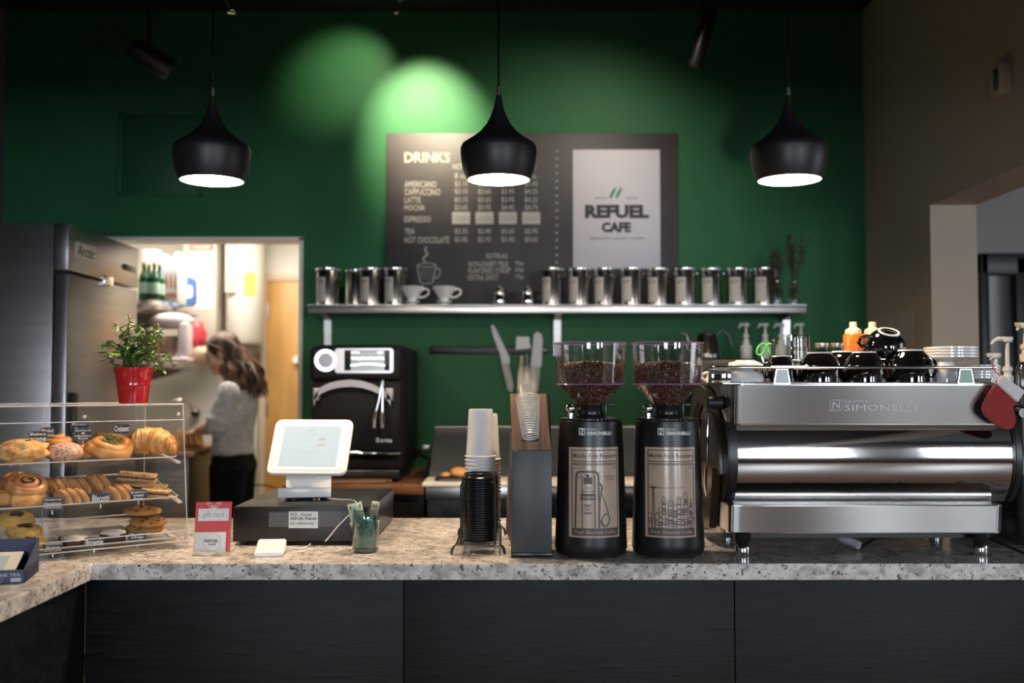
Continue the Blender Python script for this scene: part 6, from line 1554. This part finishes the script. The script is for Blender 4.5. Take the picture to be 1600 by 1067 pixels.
# bottom tray
def thumb(seed):
    a = lump(.098, .092, .040, .14, 2.6, seed); b = MB(); b.ell((0, 0, .034), (.022, .021, .007), 20, 10, fn=lambda w, v: w * (1 + .3 * noise.noise(v * 4 + Vector((seed, 0, 0))))); return [('biscuit_body', a, LEMON), ('jam_centre', b, CHOC)]
TG = 'gluten free thumbprint biscuits on the bottom tray'
pastry('thumbprint_biscuit', 'yellow thumbprint biscuit on top of the pile with a dark centre', 'biscuit', 30, .17, 2, thumb(1), TG, dz=.052, tilt=R(12))
pastry('thumbprint_biscuit', 'yellow thumbprint biscuit in the middle of the leaning pile', 'biscuit', 42, .125, 2, thumb(3), TG, dz=.026, tilt=R(10))
pastry('thumbprint_biscuit', 'yellow thumbprint biscuit lowest and frontmost in the pile', 'biscuit', 48, .10, 2, thumb(5), TG, dz=.001, tilt=R(10))
m = MB(); m.bx(-.105, .105, -.07, .07, 0, .0012); p_ = pastry('paper_sheet', 'white baking paper lying on the bottom tray under the brownies', 'paper', 152, .19, 2, [('p', m, PAPER)], dz=.001)
def brownie(s):
    a = MB(); a.box((0, 0, .012), (.070, .060, .024), .004, 2); b = MB(); b.ell((0, 0, .023), (.038, .032, .008), 28, 12, fn=lambda w, v: w * (1 + .15 * noise.noise(v * 4 + Vector((s, 0, 0))))); return [('cake', a, pm('dark brownie', (.045, .016, .010), .7, bump=(120, .6))), ('sugar_top', b, ICING)]
pastry('brownie', 'dark brownie under powdered sugar beside the gluten free tag', 'brownie', 120, .085, 2, brownie(1), 'sugared brownies on the bottom tray', rz=.2)
pastry('brownie', 'dark brownie under powdered sugar beside the cookie stack', 'brownie', 180, .105, 2, brownie(3), 'sugared brownies on the bottom tray', rz=-.2)
def cookie(s):
    a = lump(.114, .110, .026, .10, 3, s); r2 = random.Random(s); b = MB()
    for k in range(11):
        an = r2.uniform(0, 2 * PI); q = r2.uniform(.1, .9); b.ell((.055 * cos(an) * q, .052 * sin(an) * q, .0245 * sqrt(1 - q * q * .7)), (.006, .005, .004), 8, 6)
    return [('cookie_body', a, COOK), ('chocolate_chip', b, CHOC)]
KG = 'chocolate chip cookies on the bottom tray'
pastry('cookie', 'chocolate chip cookie lowest in the stack behind its chalk tag', 'cookie', 230, .155, 2, cookie(1), KG, dz=.004)
pastry('cookie', 'chocolate chip cookie leaning second in the stack', 'cookie', 235, .15, 2, cookie(2), KG, dz=.024, tilt=R(1))
pastry('cookie', 'chocolate chip cookie on top of the stack, leaning back', 'cookie', 226, .19, 2, cookie(3), KG, dz=.048, tilt=R(-2))
# chalk tags
SLATE = pm('black chalk tag', (.016, .018, .024), .5); TAGE = pm('grey tag rim', (.16, .17, .19), .5); CHALK = pm('chalk writing', (.78, .78, .80), .7)
def ftag(lines, px, py, w, h, v, lab, foot=True):
    p = C3(ufor(px, v), v, CT); z0 = P(px, py + h / 2, p.y).z; s = p.y / FPX; hw = w * s / 2 * 1.12; hh = h * s
    t = thing('food_tag', lab, 'label', (p.x, p.y, z0), CA - R(12), 'black chalk tags in the pastry case')
    t.rotation_euler = (R(-6), 0, CA - R(12)); c = .005
    o = [(-hw + c, 0), (hw - c, 0), (hw, c), (hw, hh - c), (hw - c, hh), (-hw + c, hh), (-hw, hh - c), (-hw, c)]
    m = MB(); m.prism(o, 0, .0018, 'xz'); m.mi = 1; m.ribbon([(a * .94, .0012 + b * .94) for a, b in o], .0012, -.0004, True)
    m.build('plaque', [SLATE, TAGE], t, recalc=False)
    m = MB(); n = len(lines)
    for i, sx_ in enumerate(lines):
        lh = (hh - .006) / n; zt_ = hh - .003 - i * lh; wd = min(hw * .86, len(sx_) * .0042 + .002); m.text(sx_, -wd, wd, zt_ - lh * .85, zt_ - lh * .08, -.0007, .03, .12)
    m.build('chalk_lettering', CHALK, t, recalc=False)
    if foot:
        m = MB(); m.bx(-.0015, .0015, .002, .0035, -.012, .004); m.build('tag_pin', ACRYLEDGE, t)
ftag(['Blueberry', 'scone'], 62, 683, 24, 19, .150, 'chalk tag reading Blueberry scone between scone and swirl bun')
ftag(['Marion', 'scone'], 76, 677, 18, 19, .215, 'chalk tag half hidden behind the Blueberry scone tag')
ftag(['Morning', 'Bun'], 126, 667, 23, 17, .290, 'chalk tag reading Morning Bun standing at the back')
ftag(['Spinach', '&', 'cheese', 'bun'], 132, 679, 24, 19, .190, 'chalk tag reading Spinach and cheese bun')
ftag(['Croissant'], 192, 670, 22, 15, .285, 'chalk tag reading Croissant standing behind the croissant')
ftag(['Orange', 'Hazelnut', 'Pinwheel'], 86, 787, 26, 20, .050, 'chalk tag reading Orange Hazelnut Pinwheel')
ftag(['Biscotti'], 161, 779, 26, 17, .050, 'chalk tag reading Biscotti in front of the slices')
ftag(['Raspberry', 'oat', 'bar'], 220, 774, 24, 17, .050, 'chalk tag reading Raspberry oat bar')
ftag(['Gluten', 'free', 'biscuit'], 88, 855, 25, 18, .045, 'chalk tag reading Gluten free biscuit')
ftag(['Brownie'], 152, 848, 26, 17, .045, 'chalk tag reading Brownie between the two sugared brownies')
ftag(['Chocolate', 'chip', 'cookie'], 219, 840, 25, 18, .050, 'chalk tag reading Chocolate chip cookie')

# ---------------------------------------------------------------- potted plant on the case
pp_ = C3(ufor(209, .20), .20, CT + CH_ + .0055)
t = thing('potted_plant', 'leafy green miniature rose in a glossy red pot on the pastry case', 'potted plant', tuple(pp_))
s = pp_.y / FPX
zp = P(209, 574, pp_.y).z - pp_.z
REDP = pm('glossy red pot', (.52, .012, .018), .16, coat=.7)
m = MB(); m.lathe([(0, .002), (20 * s, 0), (22 * s, .003), (24.5 * s, zp * .45), (25 * s, zp * .47), (25.5 * s, zp * .50), (25.2 * s, zp * .53), (27.6 * s, zp * .80), (28.4 * s, zp * .82), (29.6 * s, zp * .985), (29.8 * s, zp), (28.2 * s, zp), (27 * s, zp * .8), (0, zp * .80)], 48); m.build('pot', REDP, t)
m = MB(); m.lathe([(0, zp * .84), (26.5 * s, zp * .82)], 24); m.build('soil', pm('dark soil', (.03, .02, .012), .95, bump=(200, .6)), t)
LEAF = pm('rose leaves', (.085, .20, .035), .4, var=(14, (.20, .30, .09), .35, .65), spec=.4)
r3 = random.Random(21); st = MB(); lf = MB(); bd_ = MB()
def leaf(p, d, L_, w):
    d = d.normalized(); sd = d.cross(Vector((r3.uniform(-.4, .4), r3.uniform(-.4, .4), 1))).normalized(); up = sd.cross(d).normalized()
    vs = []; n = 5
    for i in range(n + 1):
        f = i / n; ww = w * sin(PI * min(1, f * .93 + .06)) ** .8; dr_ = -L_ * .35 * f * f
        c_ = p + d * L_ * f + up * dr_
        vs += [c_ + sd * ww / 2 + up * w * .12, c_, c_ - sd * ww / 2 + up * w * .12]
    fs = []
    for i in range(n):
        a = i * 3; fs += [(a, a + 1, a + 4, a + 3), (a + 1, a + 2, a + 5, a + 4)]
    lf.add(vs, fs)
stems = [(r3.uniform(-1, 1), r3.uniform(-1, 1)) for _ in range(30)]
targets = [(-47, 42), (-40, 22), (-30, 50), (-36, 10), (-14, 62), (-5, 77), (8, 66), (20, 58), (34, 64), (44, 52), (52, 40), (58, 4), (56, -6), (40, 30), (46, 18), (24, 44), (-22, 30), (-48, 8), (12, 50), (-8, 48), (2, 34), (30, 20), (-28, 66), (16, 30), (50, 56), (-16, 18), (36, 42), (-10, 28), (22, 24), (-42, 34)]
for k, (tx_, tz_) in enumerate(targets):
    b0 = Vector((r3.uniform(-12, 12) * s, r3.uniform(-12, 12) * s, zp * .83)); tip = Vector((tx_ * s, r3.uniform(-34, 34) * s, zp + tz_ * s))
    mid = b0.lerp(tip, .5) + Vector((-tx_ * s * .18, 0, 12 * s + (14 * s if tz_ < 15 else 0)))
    path = spline([b0, mid, tip], 8); st.tube(path, [.0016 - .0008 * i / len(path) for i in range(len(path))], 5)
    for i in range(4, len(path)):
        for q in range(2 if i > 8 else 1):
            d = Vector((r3.uniform(-1, 1), r3.uniform(-1, 1), r3.uniform(-.35, .55))); leaf(path[i], d, r3.uniform(7, 13) * s, r3.uniform(4, 7) * s)
    if k in (4, 5, 8, 22): bd_.ell(tip + Vector((0, 0, .004)), (.0045, .0045, .007), 10, 8)
for k in range(160):
    a = r3.uniform(0, 2 * PI); q = r3.uniform(0, 27) * s; leaf(Vector((q * cos(a), q * sin(a), zp * .9 + r3.uniform(0, 10) * s)), Vector((cos(a), sin(a), r3.uniform(-.2, .9))), r3.uniform(5, 9) * s, r3.uniform(3, 5) * s)
st.build('stem', pm('plant stems', (.10, .12, .04), .6), t)
o = lf.build('foliage', LEAF, t, recalc=False)
bd_.build('bud', pm('orange buds', (.50, .16, .06), .6), t)

# ---------------------------------------------------------------- blue tea box at the picture edge
bc = Vector((P(0, 860, 2.66).x - .03, 2.66, CT))
t = thing('tea_box', 'open navy blue cardboard tray box with cards at the counter edge', 'box', (bc.x, bc.y, CT), R(14))
NAVY = pm('navy cardboard', (.045, .060, .12), .6); GREYC = pm('grey card lining', (.30, .31, .33), .7)
bw, bd2, bh = .105, .085, .034
m = MB(); m.bx(-bw, bw, -bd2, bd2, .0005, .003); m.bx(-bw, bw, -bd2, -bd2 + .003, .0005, bh); m.bx(bw - .003, bw, -bd2, bd2, .0005, bh); m.bx(-bw, -bw + .003, -bd2, bd2, .0005, bh)
m.prism([(-bd2, bh), (bd2, bh + .055), (bd2, .003), (-bd2, .003)], bw - .003, bw, 'yz'); m.prism([(-bd2, bh), (bd2, bh + .055), (bd2, .003), (-bd2, .003)], -bw, -bw + .003, 'yz'); m.bx(-bw, bw, bd2 - .003, bd2, .0005, bh + .055)
m.build('box_tray', NAVY, t)
m = MB(); m.text('SMALL BATCH FINE TEA', -.060, .095, .018, .026, -bd2 - .0008, .02); m.ribbon([(.045 + .008 * cos(k * PI / 8), .011 + .006 * sin(k * PI / 8)) for k in range(16)], .001, -bd2 - .0008, True)
m.grid(.072, .096, .004, .014, 1, 1, -bd2 - .0008); m.ribbon([(.0, .010), (.030, .010)], .0008, -bd2 - .0008)
m.build('box_print', pm('pale print', (.45, .48, .55), .6), t, recalc=False)
m = MB(); m.box((-.010, 0, .036), (.165, .13, .004), .001, 1, rot=(R(18), 0, 0)); cd = m.build('card_stack', pm('cream card', (.70, .68, .60), .6), t)
m = MB(); m.box((-.010, -.004, .0395), (.11, .08, .0008), 0, 1, rot=(R(18), 0, 0)); m.build('card_print', pm('faint blue print', (.40, .52, .58), .6), cd)
# ---------------------------------------------------------------- the person working in the kitchen
YP = 5.98; SP = YP / FPX
def H(px, py, dy=0.0): return Vector(((px - 800) * SP, YP + dy, P(px, py, YP).z))
t = thing('person', 'person with long wavy brown hair in a grey sweater bending over the kitchen work table', 'person', (H(365, 600).x, YP, 0))
SKIN = pm('skin', (.62, .34, .23), .5, sss=.15)
hc = H(347, 553)
HR = Matrix.Translation(hc) @ Matrix.Rotation(R(-24), 4, 'Y')
m = MB(t)
m.M = HR
m.ell((.014, 0, .028), (.094, .074, .086), 32, 20); m.ell((-.030, 0, -.045), (.052, .050, .058), 24, 16); m.ell((-.046, 0, .002), (.044, .056, .072), 24, 16)
m.tube([(-.086, 0, .022), (-.097, 0, .004), (-.110, 0, -.016), (-.098, 0, -.026)], [.008, .009, .0115, .009], 12)
m.ell((-.088, 0, -.045), (.013, .022, .007), 14, 8); m.ell((-.085, 0, -.056), (.012, .019, .007), 14, 8); m.ell((-.072, 0, -.082), (.022, .024, .018), 16, 10)
m.ell((-.080, 0, .036), (.014, .050, .012), 16, 8)
for s in (-1, 1):
    m.ell((-.076, s * .028, .014), (.013, .014, .010), 14, 8); m.ell((.012, s * .074, -.008), (.020, .008, .030), 14, 10, rot=(0, .2, 0)); m.ell((-.058, s * .036, -.022), (.026, .020, .024), 14, 10)
m.M = Matrix.Identity(4)
sh = H(374, 612); hip = H(366, 716)
m.tube([H(356, 578), H(364, 592), H(372, 606)], [.052, .050, .062], 20)
m.tube([H(372, 603), H(371, 614), H(369, 640), H(367, 668), H(367, 692), H(367, 718), H(366, 736)], [.10, .165, .165, .140, .150, .170, .150], 28, flat=.60)
def arm(side):
    dy = side
    if side < 0: a, b, c = H(370, 614, -.165), H(354, 664, -.19), H(318, 672, -.11)
    else: a, b, c = H(366, 614, .165), H(350, 660, .20), H(314, 669, .10)
    return a, b, c
for sd in (-1, 1):
    a, b, c = arm(sd)
    m.ell(a, (.055, .052, .055), 16, 12); m.tube([a, a.lerp(b, .3), a.lerp(b, .7), b], [.050, .047, .041, .038], 18)
    m.tube([b, b.lerp(c, .25), b.lerp(c, .6), c], [.038, .040, .033, .024], 18)
    # hand: palm, four bent fingers, thumb
    d = (c - b).normalized(); sdv = Vector((0, 0, 1)).cross(d).normalized(); dn = d.cross(sdv).normalized()
    if dn.z > 0: dn = -dn
    pc = c + d * .045 + dn * .008
    rot = Matrix((d, sdv, d.cross(sdv))).transposed(); m.ell(pc, (.048, .038, .017), 20, 12, rot=rot)
    for k, (off, L_) in enumerate(((-.028, .062), (-.010, .072), (.009, .067), (.026, .052))):
        p0 = pc + d * .034 + sdv * off; p1 = p0 + d * L_ * .38 + dn * L_ * .12; p2 = p1 + d * L_ * .22 + dn * L_ * .28; p3 = p2 + d * L_ * .02 + dn * L_ * .24
        m.tube([p0 - d * .02, p0, p1, p2, p3], [.0095, .0095, .0088, .0080, .0066], 10)
    p0 = pc - d * .022 - sdv * .030 * sd * -1; inw = -sdv * sd * -1
    m.tube([p0, p0 + inw * .016 + d * .018 + dn * .012, p0 + inw * .020 + d * .045 + dn * .026, p0 + inw * .010 + d * .062 + dn * .034], [.012, .0115, .0100, .0082], 10)
legs = {}
for sd in (-1, 1):
    a = H(366, 726, sd * .085); k_ = Vector((H(360 if sd < 0 else 370, 700).x, YP + sd * .10, .50)); an = Vector((H(364 if sd < 0 else 382, 700).x, YP + sd * .11, .09)); legs[sd] = (a, k_, an)
    m.tube([a, a.lerp(k_, .5), k_, k_.lerp(an, .35), an], [.095, .080, .056, .056, .038], 20)
    m.tube([an + Vector((.03, 0, -.045)), an + Vector((-.06, 0, -.055)), an + Vector((-.14, 0, -.062)), an + Vector((-.17, 0, -.064))], [.034, .032, .026, .016], 14)
b_ = m.build('body', SKIN, t); remesh(b_, .0055, 2)
# eyes
for s in (-1, 1):
    m = MB(t); m.M = HR; m.ell((-.0855, s * .028, .013), (.005, .009, .004), 12, 8); m.build('eye', pm('dark eye', (.03, .015, .01), .2), t)
    m = MB(t); m.M = HR; m.tube([(-.092, s * .014, .036), (-.092, s * .028, .040), (-.084, s * .042, .036)], .003, 6); m.build('eyebrow', pm('brown brow', (.06, .03, .018), .8), t)
m = MB(t); m.M = HR; m.ell((-.0985, 0, -.0505), (.004, .018, .0045), 14, 8); m.build('lips', pm('lips', (.45, .15, .12), .45), t)
# sweater
m = MB(t)
m.tube([H(369, 598), H(371, 606), H(371, 616), H(370, 640), H(367, 668), H(366, 690), H(366, 704), H(366, 709)], [.085, .125, .185, .190, .182, .190, .200, .190], 32, flat=.60)
m.tube([H(362, 594, 0) , H(367, 600, 0)], [.070, .085], 24, flat=.9)
for sd in (-1, 1):
    a, b, c = arm(sd)
    m.ell(a, (.072, .066, .068), 18, 12); e = b.lerp(c, .16)
    m.tube([a, a.lerp(b, .35), a.lerp(b, .75), b, e], [.068, .066, .060, .062, .050], 20)
    m.tube([a.lerp(b, .78) , a.lerp(b, .90)], [.066, .068], 20); m.tube([b.lerp(c, .04), b.lerp(c, .12)], [.064, .060], 20)
sw = m.build('sweater', pm('heather grey knit', (.42, .40, .40), .9, bump=(160, .5), var=(60, (.54, .52, .52), .4, .6), sheen=.3), t); remesh(sw, .009, 3); tex_disp(sw, .09, .022)
m = MB(t)
a, b, c = arm(-1); m.tube([b.lerp(c, .14), b.lerp(c, .20)], [.050, .047], 18); m.build('shirt_cuff', pm('dark brown cuff', (.10, .07, .06), .9), t)
# trousers
m = MB(t); m.tube([H(366, 704), H(366, 718), H(367, 738)], [.172, .182, .165], 28, flat=.66)
for sd in (-1, 1):
    a, k_, an = legs[sd]; m.tube([a, a.lerp(k_, .5), k_, k_.lerp(an, .4), an + Vector((0, 0, .0))], [.112, .094, .072, .068, .056], 20)
    m.ell(H(379, 728, sd * .08), (.070, .082, .080), 18, 12)
tr_ = m.build('trousers', pm('black trousers', (.006, .0055, .006), .85, spec=.2), t); remesh(tr_, .010, 2)
for sd in (-1, 1):
    m = MB(t); an = legs[sd][2]
    m.tube([an + Vector((.045, 0, -.045)), an + Vector((.0, 0, -.040)), an + Vector((-.08, 0, -.047)), an + Vector((-.15, 0, -.054)), an + Vector((-.185, 0, -.060))], [.034, .044, .042, .034, .020], 18)
    sh_ = m.build('shoe', pm('black shoe', (.015, .014, .014), .5), t); remesh(sh_, .007, 2)
# hair: scalp cap plus overlapping wavy locks
r4 = random.Random(3); m = MB(t); m.M = HR
m.ell((.026, 0, .036), (.098, .084, .090), 28, 18); m.ell((.052, 0, -.010), (.066, .078, .085), 24, 16); m.M = Matrix.Identity(4)
m.tube([H(357, 566), H(370, 582), H(384, 600)], [.075, .078, .060], 16, flat=1.0)
def head(p): return HR @ Vector(p)
for k in range(190):
    th = r4.uniform(-1.15, 1.15); up = r4.uniform(0, 1)           # where on the scalp it starts
    side = sin(th); s0 = head((-.052 + .10 * up, .076 * side, .105 * (1 - .28 * side * side)))
    s1 = head((.010 + .085 * up, .090 * side, .045 - .02 * abs(side)))
    s2 = head((.030 + .090 * up, .092 * side, -.050))
    f = r4.uniform(0, 1); low = r4.uniform(0, 1)
    e = H(352 + 62 * f ** .8, 606 + 20 * low - 8 * (1 - f), r4.uniform(-.14, .10)) if side < .4 else H(372 + 40 * f, 600 + 22 * low, r4.uniform(0, .13))
    mid = s2.lerp(e, .5) + Vector((.016 + .02 * f, -.02 if side < 0 else .02, .012))
    pts = spline([s0, s1, s2, mid, e], 7); ph = r4.uniform(0, 6); n = len(pts)
    out = []
    for i, p in enumerate(pts):
        g = max(0, i / n - .45) * 1.6; out.append(p + Vector((sin(i * .95 + ph) * .013 * g, cos(i * .8 + ph) * .013 * g, 0)))
    w = r4.uniform(.008, .013); m.tube(out, [w * (.55 + .6 * min(1, i / n * 2.2)) * (1 if i < n - 4 else (n - i) / 5.0) for i in range(n)], 7, flat=.75)
HAIR = pm('brown hair', (.045, .022, .013), .42, var=(13, (.19, .095, .05), .42, .66), stretch=(1.6, 1.6, .5), bump=(120, .4))
m.build('hair', HAIR, t, angle=80)
# butter knife held over the bread
a, b, c = arm(-1); d = (c - b).normalized()
q = c + d * .075 + Vector((0, 0, -.022))
t = thing('kitchen_knife', 'steel knife held over the bread by the person in grey', 'knife', tuple(q))
m = MB(t); m.tube([q + Vector((.05, .01, .012)), q + Vector((-.02, 0, 0))], [.008, .009], 10); m.build('handle', BLACKP, t)
m = MB(t); m.tube([q + Vector((-.02, 0, 0)), q + Vector((-.10, 0, -.014)), q + Vector((-.17, 0, -.025))], [.012, .014, .003], 8, flat=.15); m.build('blade', CHROME, t)
